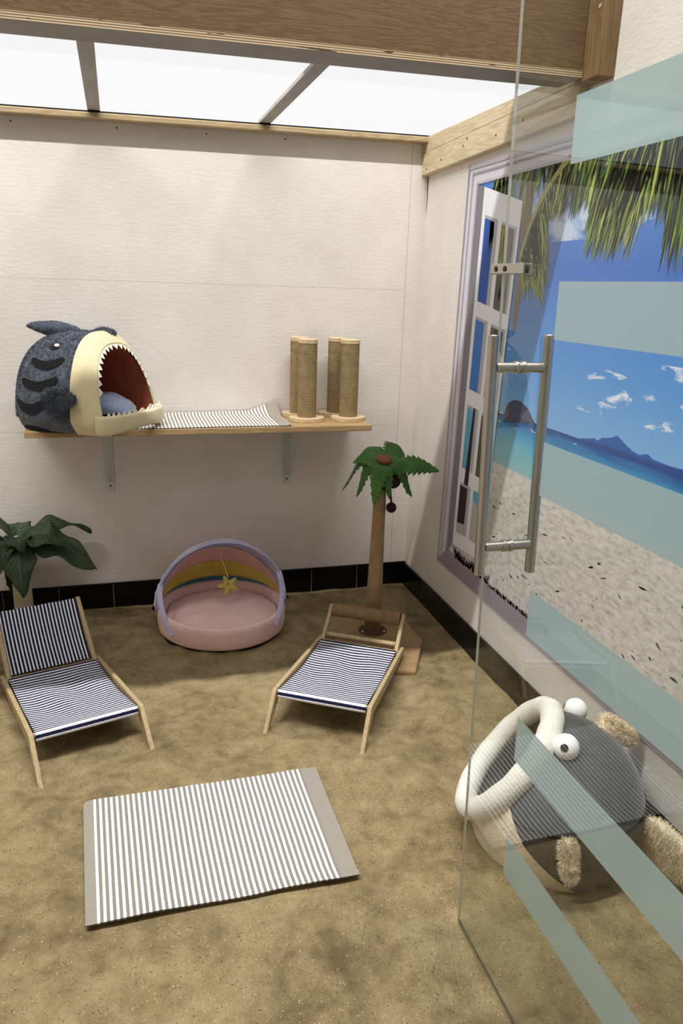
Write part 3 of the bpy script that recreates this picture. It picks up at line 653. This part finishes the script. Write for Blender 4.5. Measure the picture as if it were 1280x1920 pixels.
# ------------------------------------------------------------------ pink bed with rainbow canopy
def pinkbed():
    C0 = Vector((-0.930, -0.285, 0.0)); R = 0.266
    t = thing('canopy_cat_bed', C0, 'round pink cat bed with rainbow canopy against the black tiles', 'cat bed')
    pink = mottled('pink_velour', (234, 198, 192), (242, 208, 202), 8, 0.8, 200, 0.2, 0.004, 0.15, 0, 0.2)
    lav = mottled('lavender_webbing', (176, 172, 206), (194, 190, 220), 12, 0.8)
    n = 72
    def wallp(u, v):
        an = 2*math.pi*u
        prof = [(0.245, 0.004), (0.262, 0.012), (0.266, 0.04), (0.266, 0.085), (0.262, 0.098), (0.252, 0.104), (0.242, 0.100), (0.236, 0.085), (0.232, 0.05)]
        k = v*(len(prof)-1); i = min(int(k), len(prof)-2); q = Vector(prof[i]).lerp(Vector(prof[i+1]), k-i)
        rr = q.x*(1+0.006*math.sin(3*an)); return C0+Vector((rr*math.cos(an), rr*math.sin(an), q.y))
    obj('bed_wall', G().grid(wallp, n, 24, cu=True), pink, t, ang=0)
    obj('sole', G().cyl(C0+Vector((0, 0, -0.012)), C0+Vector((0, 0, 0.008)), 0.25, 64), M['black'], t)
    def cush(u, v):
        an = 2*math.pi*u; r_ = 0.229*v; h = 0.066+0.040*(1-v**3)+0.007*noise.noise(Vector((r_*14*math.cos(an), r_*14*math.sin(an), 2)))
        h -= 0.004*abs(math.sin(an*6))*v**2
        return C0+Vector((r_*math.cos(an), r_*math.sin(an), h))
    obj('cushion', G().grid(cush, n, 24, cu=True), mottled('pink_cushion', (238, 198, 194), (244, 208, 203), 8, 0.85, 150, 0.2, 0.004, 0.15, 0, 0.3), t, ang=0)
    zc = 0.092
    def dome(e, az, rr=0.256):                                         # e elevation of the hoop (0 back rim, 90 upright), az 0..pi across
        s = 1-0.035*abs(math.sin(e*math.pi/math.radians(30)))*0.6
        x = -rr*math.cos(az); d = rr*math.sin(az)*s
        return C0+Vector((x, d*math.cos(e), zc+d*math.sin(e)*1.06))
    bands = [('teal', 0.5, 7, (70, 128, 150)), ('yellow', 7, 25, (216, 198, 92)), ('pink', 25, 50, (232, 190, 184)), ('lavender', 50, 92, (176, 174, 206))]
    for nm, e0, e1, cc in bands:
        g = G().grid(lambda u, v: dome(math.radians(e0+(e1-e0)*u), math.pi*(0.02+0.96*v)), 8, 48)
        m = mottled('canopy_'+nm, tuple(min(255, c+4) for c in cc), tuple(c-8 for c in cc), 9, 0.8, 60, 0.25, 0.006)
        o = obj('canopy_band', g, m, t, solid=0.003, ang=0); o['label'] = nm+' canopy stripe'
    path = [dome(math.radians(93), math.pi*k/40, 0.272) for k in range(41)]
    obj('hoop', G().tube(path, 0.0105, 10, flat=(0.45, 1.2)), lav, t, ang=0)
    path = [dome(math.radians(86), math.pi*k/40, 0.268) for k in range(41)]
    obj('hoop', G().tube(path, 0.006, 8), mottled('pale_piping', (216, 210, 226), (226, 222, 234), 10), t, ang=0)
    def rimpt(adeg, z, off=0.004): a_ = math.radians(adeg); return C0+Vector(((R+off)*math.cos(a_), (R+off)*math.sin(a_), z))
    def strap(p0, p1, p2, w0, w1):
        pts = [Vector(p0).lerp(Vector(p1), k/8).lerp(Vector(p1).lerp(Vector(p2), k/8), k/8) for k in range(9)]
        return G().tube(pts, [w0+(w1-w0)*k/8 for k in range(9)], 10, flat=(0.28, 1.0))
    obj('strap', strap(dome(math.radians(93), 0.42, 0.272), C0+Vector((-0.272, -0.06, 0.16)), rimpt(216, 0.047), 0.012, 0.010), lav, t)
    obj('strap', strap(dome(math.radians(93), math.pi-0.50, 0.272), C0+Vector((0.262, -0.085, 0.165)), rimpt(-46, 0.070), 0.013, 0.009), lav, t)
    for sgn in (-1, 1):
        g = G().ball(C0+Vector((sgn*0.277, 0.012, 0.098)), (0.010, 0.016, 0.010)); obj('connector', g, M['black'], t)
        pts = [dome(math.radians(60), 0.10 if sgn < 0 else math.pi-0.10, 0.276), C0+Vector((sgn*0.279, 0.008, 0.10))]
        pts = [dome(math.radians(70), (0.55 if sgn < 0 else math.pi-0.55), 0.268), dome(math.radians(60), (0.25 if sgn < 0 else math.pi-0.25), 0.274), C0+Vector((sgn*0.278, 0.010, 0.10))]
        obj('side_ribbon', G().tube(pts, [0.012, 0.010, 0.006], 8, flat=(0.3, 1)), mottled('pale_pink_ribbon', (226, 206, 210), (236, 218, 220), 10), t)
    # hanging star toy
    top = C0+Vector((-0.005, 0.09, 0.305)); sc = Vector((-0.905, -0.30, 0.185))
    s = thing('star_toy', sc, 'yellow plush star toy dangling on a string inside the pink bed', 'cat toy')
    obj('string', G().tube([top, top.lerp(sc+Vector((0, 0, 0.035)), 0.5)+Vector((0.003, 0, 0)), sc+Vector((0, 0, 0.034))], 0.0013, 6), plain('cream_string', (226, 216, 180), 0.8), s)
    e1 = Vector((0.80, 0.30, 0.52)).normalized(); e2 = Vector((-0.50, 0.62, 0.60)); e2 = (e2-e1*e2.dot(e1)).normalized(); nn = e1.cross(e2)
    def star(u, v):
        an = 2*math.pi*u; k = 0.5+0.5*math.cos(5*an); rad = 0.022+0.024*k**1.3; ph = math.pi*v
        return sc+(e1*math.cos(an)+e2*math.sin(an))*rad*math.sin(ph)+nn*(-math.cos(ph)*0.016*(1.1-0.4*k))
    obj('star', G().grid(star, 80, 16, cu=True), fur('yellow_plush', (196, 180, 84), (214, 200, 104), 40, 0.3), s, ang=0)
pinkbed()
# ------------------------------------------------------------------ deck chairs
def deckchair(pos, th, W, foot0, knee, junc, top, roll, label):
    P0 = Vector((pos[0], pos[1], 0)); th = math.radians(th)
    f = Vector((math.cos(th), math.sin(th), 0)); u = Vector((-math.sin(th), math.cos(th), 0)); z = Vector((0, 0, 1))
    t = thing('deck_chair', P0+f*junc[0]*0.5, label, 'deck chair', 'small wooden deck chairs on the sand')
    def pt(a, s, h): return P0+f*a+u*s+z*h
    T = 0.015; RZ = 0.0225 if roll else -0.02
    def board(poly, s, name):
        g = G().prism([pt(a, s-T/2, h) for a, h in poly], u*T); return obj(name, g, M['frame'], t, smooth=False, bevel=0.003)
    kx, kz = knee; jx, jz = junc; tx, tz_ = top
    d = Vector((jx-kx, jz-kz)); dn = d.normalized(); perp = Vector((dn.y, -dn.x))
    if perp.y > 0: perp = -perp
    rear = Vector((jx, jz))+dn*0.03
    for s in (-W/2, W/2):
        low_k = Vector((kx, kz))+perp*0.040+dn*0.028; low_r = rear+perp*0.030
        board([(0.006, -0.014), (kx+0.004, kz-0.006), (kx-0.004, kz), (rear.x, rear.y), (rear.x-0.004, rear.y-0.014), (low_r.x, max(low_r.y, -0.005)), (low_k.x, low_k.y), (kx-0.012, kz-0.055), (-0.018, -0.014)], s, 'side_frame')
        si = s-math.copysign(T+0.001, s)
        pd = Vector((tx-jx, tz_-jz)).normalized(); pp = Vector((-pd.y, pd.x)); b0 = Vector((jx, jz))-pd*0.03-Vector((0, 0))
        hw0, hw1 = 0.014, 0.011; e = Vector((tx, tz_))
        board([tuple(b0+pp*hw0), tuple(e-pd*0.006+pp*hw1), tuple(e+pp*hw1*0.4), tuple(e-pp*hw1*0.4), tuple(e-pd*0.006-pp*hw1), tuple(b0-pp*hw0)], si, 'back_post')
        board([(jx+0.03, jz-0.005), (jx-0.005, jz-0.012), (jx+0.004-0.03, RZ), (jx+0.03-0.03, RZ)], si-math.copysign(T+0.001, s), 'rear_leg')
    Wi = W/2-T/2-0.001
    for nm, (a, h, r_) in (('front_bar', (kx-0.012, kz-0.014, 0.008)), ('rear_bar', (jx+0.020, jz-0.004, 0.008)), ('stretcher', (kx*0.5-0.03, kz*0.55, 0.006))):
        if nm == 'stretcher': continue
        obj(nm, G().cyl(pt(a, -Wi, h), pt(a, Wi, h), r_, 16), M['frame'], t)
    L0 = Vector((kx-0.006, kz-0.004)); L1 = Vector((jx+0.03, jz+0.004)); Ws = Wi-0.004
    def seat(q, v):
        s = (2*v-1)*Ws
        if q < 0.05:
            k = q/0.05; a = L0.x+0.010*math.cos(k*math.pi/2)+0.0; h = L0.y-0.024*(1-k)+0.002
        else:
            k = (q-0.05)/0.95; a = L0.x+(L1.x-L0.x)*k; h = L0.y+(L1.y-L0.y)*k+0.002
            h -= 0.024*math.sin(math.pi*k)**0.8*(0.75+0.25*(1-(2*v-1)**2))
            h += 0.0022*math.sin(k*10+v*7)*math.sin(math.pi*k)+0.0025*math.sin(v*13+k*5)*math.sin(math.pi*k)
        return pt(a, s*(1-0.02*math.sin(math.pi*min(1, q))), h)
    obj('seat_sling', G().grid(seat, 80, 24), M['seat'], t, solid=0.0025, ang=0)
    pd = Vector((tx-jx, tz_-jz)).normalized(); pp = Vector((-pd.y, pd.x))
    if pp.x > 0: pp = -pp
    if roll:
        c = Vector((tx, tz_))-pd*0.022; Wr = W/2-T*1.5-0.003
        n = 12; pts = [pt(c.x, -Wr+2*Wr*k/n, c.y) for k in range(n+1)]
        obj('sisal_roll', G().tube(pts, 0.0265, 28), M['jute'], t)
        obj('crossbar', G().cyl(pt(jx-0.012, -Wr, jz+0.012), pt(jx-0.012, Wr, jz+0.012), 0.0095, 16), M['frame'], t)
    else:
        Wb = W/2-T*1.5-0.004; b0 = Vector((jx, jz))+pd*0.002; e = Vector((tx, tz_))-pd*0.020
        obj('top_bar', G().cyl(pt(e.x, -Wb, e.y), pt(e.x, Wb, e.y), 0.008, 16), M['frame'], t)
        def bk(q, v):
            p = b0.lerp(e+pd*0.010, q)+pp*(0.016*math.sin(math.pi*q)+0.0025*math.sin(v*15)*q)-pp*0.009*(1 if q > 0.9 else q)
            p = b0.lerp(e+pd*0.010, q)+pp*(0.012*math.sin(math.pi*q)-0.010*q+0.0015*math.sin(v*21+q*4))
            return pt(p.x, (2*v-1)*Wb, p.y)
        obj('back_sling', G().grid(bk, 30, 60), M['back'], t, solid=0.0025, ang=0)
        for s in (-1, 1): obj('bolt', G().cyl(pt(jx+0.01, s*(W/2+T/2), jz-0.016), pt(jx+0.01, s*(W/2+T/2+0.003), jz-0.016), 0.006, 12), M['galv'], t)
    return t
deckchair((-1.411, -1.188), -74.2, 0.330, 0, (-0.108, 0.110), (-0.640, 0.032), (-0.850, 0.198), False, 'navy striped deck chair with full fabric back at the left edge')
deckchair((-0.770, -1.214), -122.0, 0.325, 0, (-0.094, 0.117), (-0.600, 0.069), (-0.710, 0.166), True, 'navy striped deck chair with brown sisal roll as headrest')
# ------------------------------------------------------------------ palm tree scratching post
def palm():
    C0 = Vector((-0.335, -0.515, 0.0))
    t = thing('palm_scratching_post', C0, 'palm tree scratching post with green felt leaves in the back right corner', 'scratching post')
    cloth = mottled('tan_carpet', (150, 120, 82), (168, 139, 100), 20, 0.95, 260, 0.6, 0.006, 0.1, 0, 0.2)
    poly = [(-0.515, -0.46), (-0.47, -0.32), (-0.30, -0.27), (-0.165, -0.40), (-0.160, -0.640), (-0.286, -0.885), (-0.360, -0.855), (-0.50, -0.63)]
    o = obj('base_plate', G().prism([(x, y, -0.004) for x, y in poly], (0, 0, 0.026)), cloth, t, smooth=False, bevel=0.008, sides=3)
    obj('trunk', G().tube([C0+Vector((0.004*k, 0, 0.022+0.61*k)) for k in (0, 0.25, 0.5, 0.75, 1)], [0.035, 0.032, 0.029, 0.026, 0.0245], 32), cloth, t, ang=0)
    g = G().tube([C0+Vector((0, 0, 0.0225)), C0+Vector((0, 0, 0.030))], [0.060, 0.042], 32)
    br = obj('foot_bracket', g, plain('red_brown_felt', (84, 56, 40), 0.8), t)
    for an in (200, 320, 80): obj('screw', G().ball(C0+Vector((0.052*math.cos(math.radians(an)), 0.052*math.sin(math.radians(an)), 0.029)), (0.006, 0.006, 0.004), 10, 6), M['galv'], br, org=t.location)
    top = Vector((-0.322, -0.512, 0.742))
    dark = plain('dark_brown_felt', (46, 22, 18), 0.9)
    obj('crown', G().tube([C0+Vector((0.004, 0, 0.632)), C0+Vector((0.008, 0, 0.66)), top-Vector((0, 0, 0.012))], [0.026, 0.044, 0.03], 24), dark, t, ang=0)
    obj('coconut', G().ball(C0+Vector((0.045, -0.03, 0.672)), 0.030), dark, t, ang=0)
    hb = G().ball(top-Vector((0, 0, 0.004)), (0.070, 0.066, 0.009), 32, 10)
    for p_ in hb.v: p_.z += 0.42*(p_.y-top.y)
    obj('leaf_hub', hb, mottled('hub_felt', (58, 92, 44), (74, 112, 54), 14, 0.9, 200, 0.3), t, ang=0)
    obj('button', G().cyl(top+Vector((0.0, -0.001, 0.003)), top+Vector((0, -0.007, 0.018)), 0.028, 32, bev=0.004), plain('brown_felt_button', (124, 72, 46), 0.85, bstr=0.2), t)
    felt = mottled('green_felt', (58, 92, 44), (74, 112, 54), 14, 0.9, 200, 0.35, 0.004, 0.15, 0, 0.2)
    tips = [(-0.460, -0.425, 0.615, 0.058), (-0.428, -0.515, 0.612, 0.050), (-0.400, -0.640, 0.612, 0.058), (-0.332, -0.625, 0.630, 0.042), (-0.225, -0.590, 0.625, 0.054), (-0.215, -0.52, 0.615, 0.050), (-0.112, -0.578, 0.722, 0.066), (-0.228, -0.430, 0.795, 0.062), (-0.350, -0.405, 0.790, 0.060), (-0.430, -0.46, 0.74, 0.050)]
    for k, (x, y, z_, wd) in enumerate(tips):
        e = Vector((x, y, z_)); d = e-top; hd = Vector((d.x, d.y, 0)); L = hd.length; hd.normalize(); sd = Vector((-hd.y, hd.x, 0))
        drop = d.z; blunt = z_ > 0.75
        def fn(u, v):
            r_ = 0.03+(L-0.03)*u; hump = 0.028*math.sin(math.pi*min(1, u*1.25)) if drop < -0.03 else 0.02*math.sin(math.pi*u)
            zz = drop*(u**1.7)+hump*(0.4 if blunt else 1)+0.42*hd.y*r_*(1-u)
            env = (0.62+0.40*u if u < 0.4 else 0.78*((1-u)/0.6)**0.8) if not blunt else (0.6+0.5*u if u < 0.7 else 0.95*math.sqrt(max(0, (1-u)/0.3)))
            saw = 1-0.34*((u*9) % 1.0) if 0.15 < u < 0.97 else 1
            wv = wd*env*saw*(2*v-1)
            return top+hd*r_+sd*wv*0.94+Vector((0, 0, zz-0.14*abs(wv)+(0.42+0.40*min(1.0, u*1.6))*sd.y*wv-0.006-0.0006*k))
        obj('leaf', G().grid(fn, 108, 6), felt, t, solid=0.003, ang=0)
    obj('pompom', G().ball((-0.292, -0.545, 0.5635), 0.021), fur('brown_pompom', (44, 24, 18), (66, 36, 26), 60, 0.1), t, ang=0)
    obj('cord', G().tube([(-0.300, -0.54, 0.66), (-0.298, -0.545, 0.62), (-0.292, -0.545, 0.583)], 0.0045, 8), dark, t)
palm()
# ------------------------------------------------------------------ leafy artificial tree at the left
def leafy():
    C0 = Vector((-1.722, -0.125, 0.0))
    t = thing('leafy_cat_tree', C0, 'artificial plant with cream trunk and broad dark green leaves behind left deck chair', 'plant')
    tr = mottled('cream_trunk', (206, 194, 164), (220, 210, 182), 20, 0.9, 200, 0.5, 0.004)
    obj('trunk', G().tube([C0+Vector((0, 0, -0.01+0.4*k)) for k in (0, 0.5, 1)], [0.038, 0.036, 0.034], 28), tr, t, ang=0)
    def lm(name, c1, c2):
        q = NT(name); uv = q.sep(q.coord('UV')); mid = q.math('LESS_THAN', q.math('ABSOLUTE', q.math('SUBTRACT', uv[1], 0.5)), 0.018)
        c = q.ramp(q.noise(q.coord('Object'), 18, 4), [(0.3, lin(c1)), (0.7, lin(c2))]); c = q.mix(q.math('MULTIPLY', mid, 0.6), c, lin((84, 104, 66)))
        side = q.math('ABSOLUTE', q.math('SUBTRACT', uv[1], 0.5)); ve = q.math('FRACT', q.math('ADD', q.math('MULTIPLY', uv[0], 14), q.math('MULTIPLY', side, -6)))
        return q.fin(c, 0.5, q.bump(q.math('ABSOLUTE', q.math('SUBTRACT', ve, 0.5)), 0.4, 0.006), 0, 0.35)
    mat = lm('banana_leaf', (32, 48, 28), (48, 66, 38))
    top = C0+Vector((0, 0, 0.375))
    L = [((-1.442, -0.045, 0.392), 0.036, 0.055, 0.35), ((-1.425, -0.215, 0.288), 0.062, 0.05, 0.75), ((-1.700, -0.300, 0.222), 0.072, 0.06, 0.0), ((-1.545, -0.235, 0.405), 0.066, 0.045, 0.45),
         ((-1.84, -0.26, 0.23), 0.060, 0.06, 0.0), ((-1.86, -0.10, 0.44), 0.055, 0.06, 0.0), ((-1.70, -0.26, 0.395), 0.055, 0.045, 0.0), ((-1.97, -0.16, 0.30), 0.06, 0.06, 0.0), ((-1.70, -0.02, 0.42), 0.045, 0.05, 0.0), ((-1.768, -0.05, 0.135), 0.034, 0.0, 0.0)]
    for k, (e, wd, hump, tw) in enumerate(L):
        e = Vector(e); st = top+Vector((0, 0, -0.004*k)) if k < 9 else C0+Vector((-0.03, 0.03, 0.26))
        d = e-st; hd = Vector((d.x, d.y, 0)).normalized(); sd = Vector((-hd.y, hd.x, 0)); ph = k*1.7
        def fn(u, v):
            s = 2*v-1; env = (math.sin(math.pi*min(1, u*0.98+0.02))**0.75)*(1-0.25*u)+0.06*(1-u)
            wv = wd*env*s*(1+0.10*math.sin(u*17+ph)*(abs(s)**2))
            p = st+d*u+Vector((0, 0, hump*math.sin(math.pi*u)-0.02*u*u))
            p += Vector((0, 0, 0.30*abs(wv)*(1-u)-0.35*abs(wv)*u+0.011*math.sin(u*13+ph+2*s)*abs(s)))
            return p+sd*wv+Vector((0, 0, tw*wv))
        obj('leaf', G().grid(fn, 40, 12), mat, t, solid=0.0015, ang=0)
leafy()
# ------------------------------------------------------------------ fish cat bed behind the glass
def fish():
    C0 = Vector((-0.250, -1.760, 0.0)); t = thing('fish_cat_bed', C0, 'big grey plush fish cat bed with white lips and round eyes, behind the glass door', 'cat bed')
    R, ZM, H = 0.225, 0.125, 0.335
    az = math.radians(145); h = Vector((math.cos(az), math.sin(az), 0)); sdv = Vector((-h.y, h.x, 0))
    Mp = Vector((-0.316, -1.705, 0.249)); nrm = h*0.801+Vector((0, 0, 0.5987))
    def S_(an, k, sc=1.0):                                              # k 0 bottom .. 1 top
        if k < 0.36: q = k/0.36; z_ = ZM*q; rr = R*(0.87+0.13*math.sin(q*math.pi/2))
        else: q = (k-0.36)/0.64; z_ = ZM+(H-ZM)*math.sin(q*math.pi/2); rr = R*math.cos(q*math.pi/2)**0.92
        return C0+Vector((rr*sc*math.cos(an), rr*sc*1.02*math.sin(an), 0.002+z_*(1 if sc >= 1 else sc)+0.004*0))
    grey = cord('grey_corduroy', (60, 64, 65), (80, 84, 85), 130, 0.85, 0, 0.0008, 0.3, 0.18); low = fur('taupe_plush', (66, 60, 53), (84, 77, 69), 16, 0.3)
    beige = mottled('beige_sherpa', (222, 203, 172), (242, 226, 198), 40, 0.95, 150, 0.5, 0.006, 0.1, 0, 0.4); inner = cord('dark_grey_lining', (98, 100, 104), (122, 124, 128), 90, 0.85, 0, 0.004)
    def mk(name, k0, k1, a0, a1, mat, sc, nu, nv, closed=False, fl=False):
        g = G().grid(lambda u, v: S_((a0+(a1-a0)*u) if a0 is not None else (b0+(edge(k0+(k1-k0)*v)-b0)*u), k0+(k1-k0)*v, sc), nu, nv, cu=closed, flip=fl)
        me = obj(name, g, mat, t, ang=0)
        bm = bmesh.new(); bm.from_mesh(me.data)
        co = Mp-Vector(t.location)
        bmesh.ops.bisect_plane(bm, geom=bm.verts[:]+bm.edges[:]+bm.faces[:], dist=1e-6, plane_co=co, plane_no=nrm, clear_outer=True)
        bm.to_mesh(me.data); bm.free(); return me
    KS = 0.452
    def edge(k): return math.radians(257-79*min(1.0, k/0.85)**0.9)       # slanting edge of the beige throat, camera side
    b0 = math.radians(62)
    mk('upper_body', KS, 1.0, 0, 2*math.pi, grey, 1.0, 160, 50, True)
    mk('throat', 0.0, 0.92, None, None, beige, 1.014, 90, 60)
    mk('lower_body', 0.0, KS, 0, 2*math.pi, low, 1.002, 140, 24, True)
    obj('sole', G().cyl(C0+Vector((0, 0, -0.008)), C0+Vector((0, 0, 0.004)), 0.19, 48), M['black'], t)
    mk('lining', 0.03, 1.0, 0, 2*math.pi, inner, 0.955, 120, 50, True, True)
    seam = [S_(edge(KS)+math.radians(190)*k/60, KS, 1.006) for k in range(61)]
    obj('seam', G().tube(seam, 0.0022, 6), M['black'], t, ang=0)
    # lips: thick tube along the rim of the opening
    e2 = nrm.cross(Vector((0, 0, 1))).normalized(); e1 = e2.cross(nrm).normalized()
    loop = []
    for k in range(64):
        an = 2*math.pi*k/64; d = e1*math.cos(an)+e2*math.sin(an); lo, hi = 0.0, 0.5
        for _ in range(40):
            m = (lo+hi)/2; p = Mp+d*m-C0
            z_ = p.z-0.002
            if z_ < 0 or z_ > H: inside = False
            else:
                if z_ < ZM: rr = R*(0.87+0.13*math.sin(z_/ZM*math.pi/2))
                else: q = math.asin(min(1, (z_-ZM)/(H-ZM))); rr = R*math.cos(q)**0.92
                inside = p.x**2+(p.y/1.02)**2 < rr*rr
            lo, hi = (m, hi) if inside else (lo, m)
        loop.append(Mp+d*lo)
    for _ in range(3): loop = [(loop[i-1]+loop[i]*2+loop[(i+1) % 64])/4 for i in range(64)]
    obj('lips', G().tube([p+nrm*0.008 for p in loop], [0.030+0.001*math.sin(i*1.3) for i in range(64)], 20, closed=True), mottled('white_lip_plush', (226, 222, 210), (236, 232, 222), 12, 0.85, 120, 0.3, 0.006, 0.15, 0, 0.3), t, ang=0)
    eyes = [Vector((-0.292, -1.842, 0.335)), Vector((-0.136, -1.650, 0.300))]
    vd = (Vector((CX, CY, CZ))-eyes[0]).normalized()
    for i, e in enumerate(eyes):
        o = obj('eye', G().ball(e, (0.032, 0.032, 0.032)), M['white'], t, ang=0)
        pdir = (Vector((-0.62, -0.66, 0.42)) if i == 0 else Vector((-0.75, 0.6, 0.2))).normalized(); a_ = pdir.cross(Vector((0, 0, 1))).normalized(); b_ = a_.cross(pdir)
        def cap(u, v): an = 2*math.pi*u; th = 0.30*v; return e+(pdir*math.cos(th)+(a_*math.cos(an)+b_*math.sin(an))*math.sin(th))*0.0328
        obj('pupil', G().grid(cap, 20, 5, cu=True), M['glossblack'], o, org=t.location, ang=0)
    def fuzzy(c, d1, d2, d3, r1, r2, r3, seed):
        c = Vector(c); d1 = Vector(d1).normalized(); d3 = Vector(d3); d3 = (d3-d1*d3.dot(d1)).normalized(); d2 = d3.cross(d1)
        def fn(u, v):
            thh = 2*math.pi*u; ph = math.pi*v; p = Vector((math.cos(thh)*math.sin(ph), math.sin(thh)*math.sin(ph), -math.cos(ph)))
            sq = Vector([math.copysign(abs(q)**0.7, q) for q in p])
            w_ = c+d1*r1*sq.x+d2*r2*sq.y*(1-0.2*sq.x)+d3*r3*sq.z
            k = 0.0015*noise.noise(w_*130+Vector((seed, 0, 0)))+0.0025*noise.noise(w_*60)
            return w_+(w_-c).normalized()*k*1.6
        return furry(G().grid(fn, 72, 44, cu=True), fn, 4200, 0.011, 0.0010, seed)
    obj('back_fin', fuzzy((-0.078, -1.755, 0.292), (0.72, -0.12, -0.45), (0, 0, 1), (0.25, -1, 0.2), 0.056, 0.028, 0.024, 1), beige, t, ang=0)
    obj('side_fin', fuzzy((-0.345, -1.982, 0.128), (-0.02, -0.35, -1), (1, 0, 0), (-0.35, -1, 0.1), 0.052, 0.019, 0.017, 2), beige, t, ang=0)
    obj('tail_fin', fuzzy((-0.052, -1.985, 0.085), (0.35, -1, -0.1), (0, 0, 1), (1, 0.35, 0.25), 0.085, 0.075, 0.022, 3), beige, t, ang=0)
fish()
# ------------------------------------------------------------------ frameless glass door standing open
XG = -0.607
def gy(z): return -1.965+(z/1.87)*0.087
def glass_mat():
    t = NT('clear_glass'); fr = t.n('ShaderNodeFresnel'); fr.inputs[0].default_value = 1.45
    tr = t.n('ShaderNodeBsdfTransparent'); tr.inputs[0].default_value = (0.955, 0.975, 0.965, 1)
    gl = t.n('ShaderNodeBsdfGlossy'); gl.inputs['Roughness'].default_value = 0.0; gl.inputs[0].default_value = (0.8, 0.8, 0.8, 1)
    ge = t.n('ShaderNodeNewGeometry'); fac = t.math('MULTIPLY', t.math('MULTIPLY', fr.outputs[0], 1.5), t.math('SUBTRACT', 1.0, ge.outputs['Backfacing']))
    mx = t.n('ShaderNodeMixShader'); t.l(fac, mx.inputs[0]); t.l(tr.outputs[0], mx.inputs[1]); t.l(gl.outputs[0], mx.inputs[2]); t.l(mx.outputs[0], t.out.inputs[0]); return t.m
def frost_mat():
    t = NT('frosted_film'); tl = t.n('ShaderNodeBsdfTranslucent'); tl.inputs[0].default_value = lin((206, 226, 226))
    df = t.n('ShaderNodeBsdfDiffuse'); df.inputs[0].default_value = lin((200, 220, 220)); tr = t.n('ShaderNodeBsdfTransparent'); tr.inputs[0].default_value = (0.9, 0.95, 0.93, 1)
    m1 = t.n('ShaderNodeMixShader'); m1.inputs[0].default_value = 0.5; t.l(tl.outputs[0], m1.inputs[1]); t.l(df.outputs[0], m1.inputs[2])
    m2 = t.n('ShaderNodeMixShader'); m2.inputs[0].default_value = 0.10; t.l(m1.outputs[0], m2.inputs[1]); t.l(tr.outputs[0], m2.inputs[2]); t.l(m2.outputs[0], t.out.inputs[0]); return t.m
dr = thing('door_1', (XG, -2.35, 0.0), 'frameless glass door standing open with frosted stripes and steel pull handles', 'door'); dr['kind'] = 'structure'
YB, ZT, TH = -3.02, 2.30, 0.003
g = G(); zb = 0.004
g.hexa([(XG-TH, YB, zb), (XG+TH, YB, zb), (XG+TH, gy(zb), zb), (XG-TH, gy(zb), zb), (XG-TH, YB, ZT), (XG+TH, YB, ZT), (XG+TH, gy(ZT), ZT), (XG-TH, gy(ZT), ZT)])
g.mi = [2, 1, 1, 0, 1, 0]
GE = plain('glass_edge', (206, 210, 198), 0.25, 0, 0.5)
obj('glass_pane', g, [glass_mat(), GE, plain('dark_glass_edge', (58, 58, 46), 0.3)], dr, smooth=False)
FR = frost_mat()
for z0, z1 in ((0.276, 0.366), (0.536, 0.628), (0.796, 0.884), (1.060, 1.153), (1.324, 1.416), (1.590, 1.687)):
    x = XG+TH+0.0006
    def sy(z): return -2.128+(z/1.69)*0.054
    g = G().add([(x, sy(z0), z0), (x, sy(z1), z1), (x, YB+0.03, z1+0.004), (x, YB+0.03, z0+0.004)], [(0, 1, 2, 3)])
    obj('frosted_stripe', g, FR, dr, smooth=False)
steel = mottled('brushed_steel', (176, 172, 162), (196, 192, 182), 30, 0.3, 300, 0.1, 0.002, 0.5, 1.0, 0, (40, 40, 1))
hd = obj('door_handle', G().cyl((XG-0.055, -2.012, 0.884), (XG-0.055, -1.986, 1.324), 0.0098, 28, bev=0.001), steel, dr)
obj('pull_bar', G().cyl((XG+0.055, -2.008, 0.880), (XG+0.055, -1.986, 1.326), 0.0098, 28, bev=0.001), steel, hd, org=dr.location)
for z_ in (0.937, 1.268):
    yy = -2.012+(z_-0.884)/0.44*0.026+0.001
    obj('standoff', G().cyl((XG-0.047, yy, z_), (XG+0.047, yy, z_), 0.0092, 24), steel, hd, org=dr.location)
    for sg in (-1, 1): obj('collar', G().cyl((XG+sg*TH, yy, z_), (XG+sg*0.0105, yy, z_), 0.0118, 28, bev=0.001), steel, hd, org=dr.location)
g = G()
for sg in (-1, 1): g.box(XG+sg*0.0045-(0.0045 if sg < 0 else 0), XG+sg*0.0045+(0.0045 if sg > 0 else 0), -1.985, -1.862, 1.427, 1.446)
g.box(XG-0.005, XG+0.005, -1.885, -1.862, 1.4275, 1.4455)
cl = obj('glass_clamp', g, steel, dr, smooth=False, bevel=0.002)
for yy in (-1.884, -1.918): obj('screw', G().cyl((XG-0.0105, yy, 1.4365), (XG-0.0085, yy, 1.4365), 0.005, 14), M['screw'], cl, org=dr.location)
for o in bpy.data.objects:
    if '_org' in o: del o['_org']
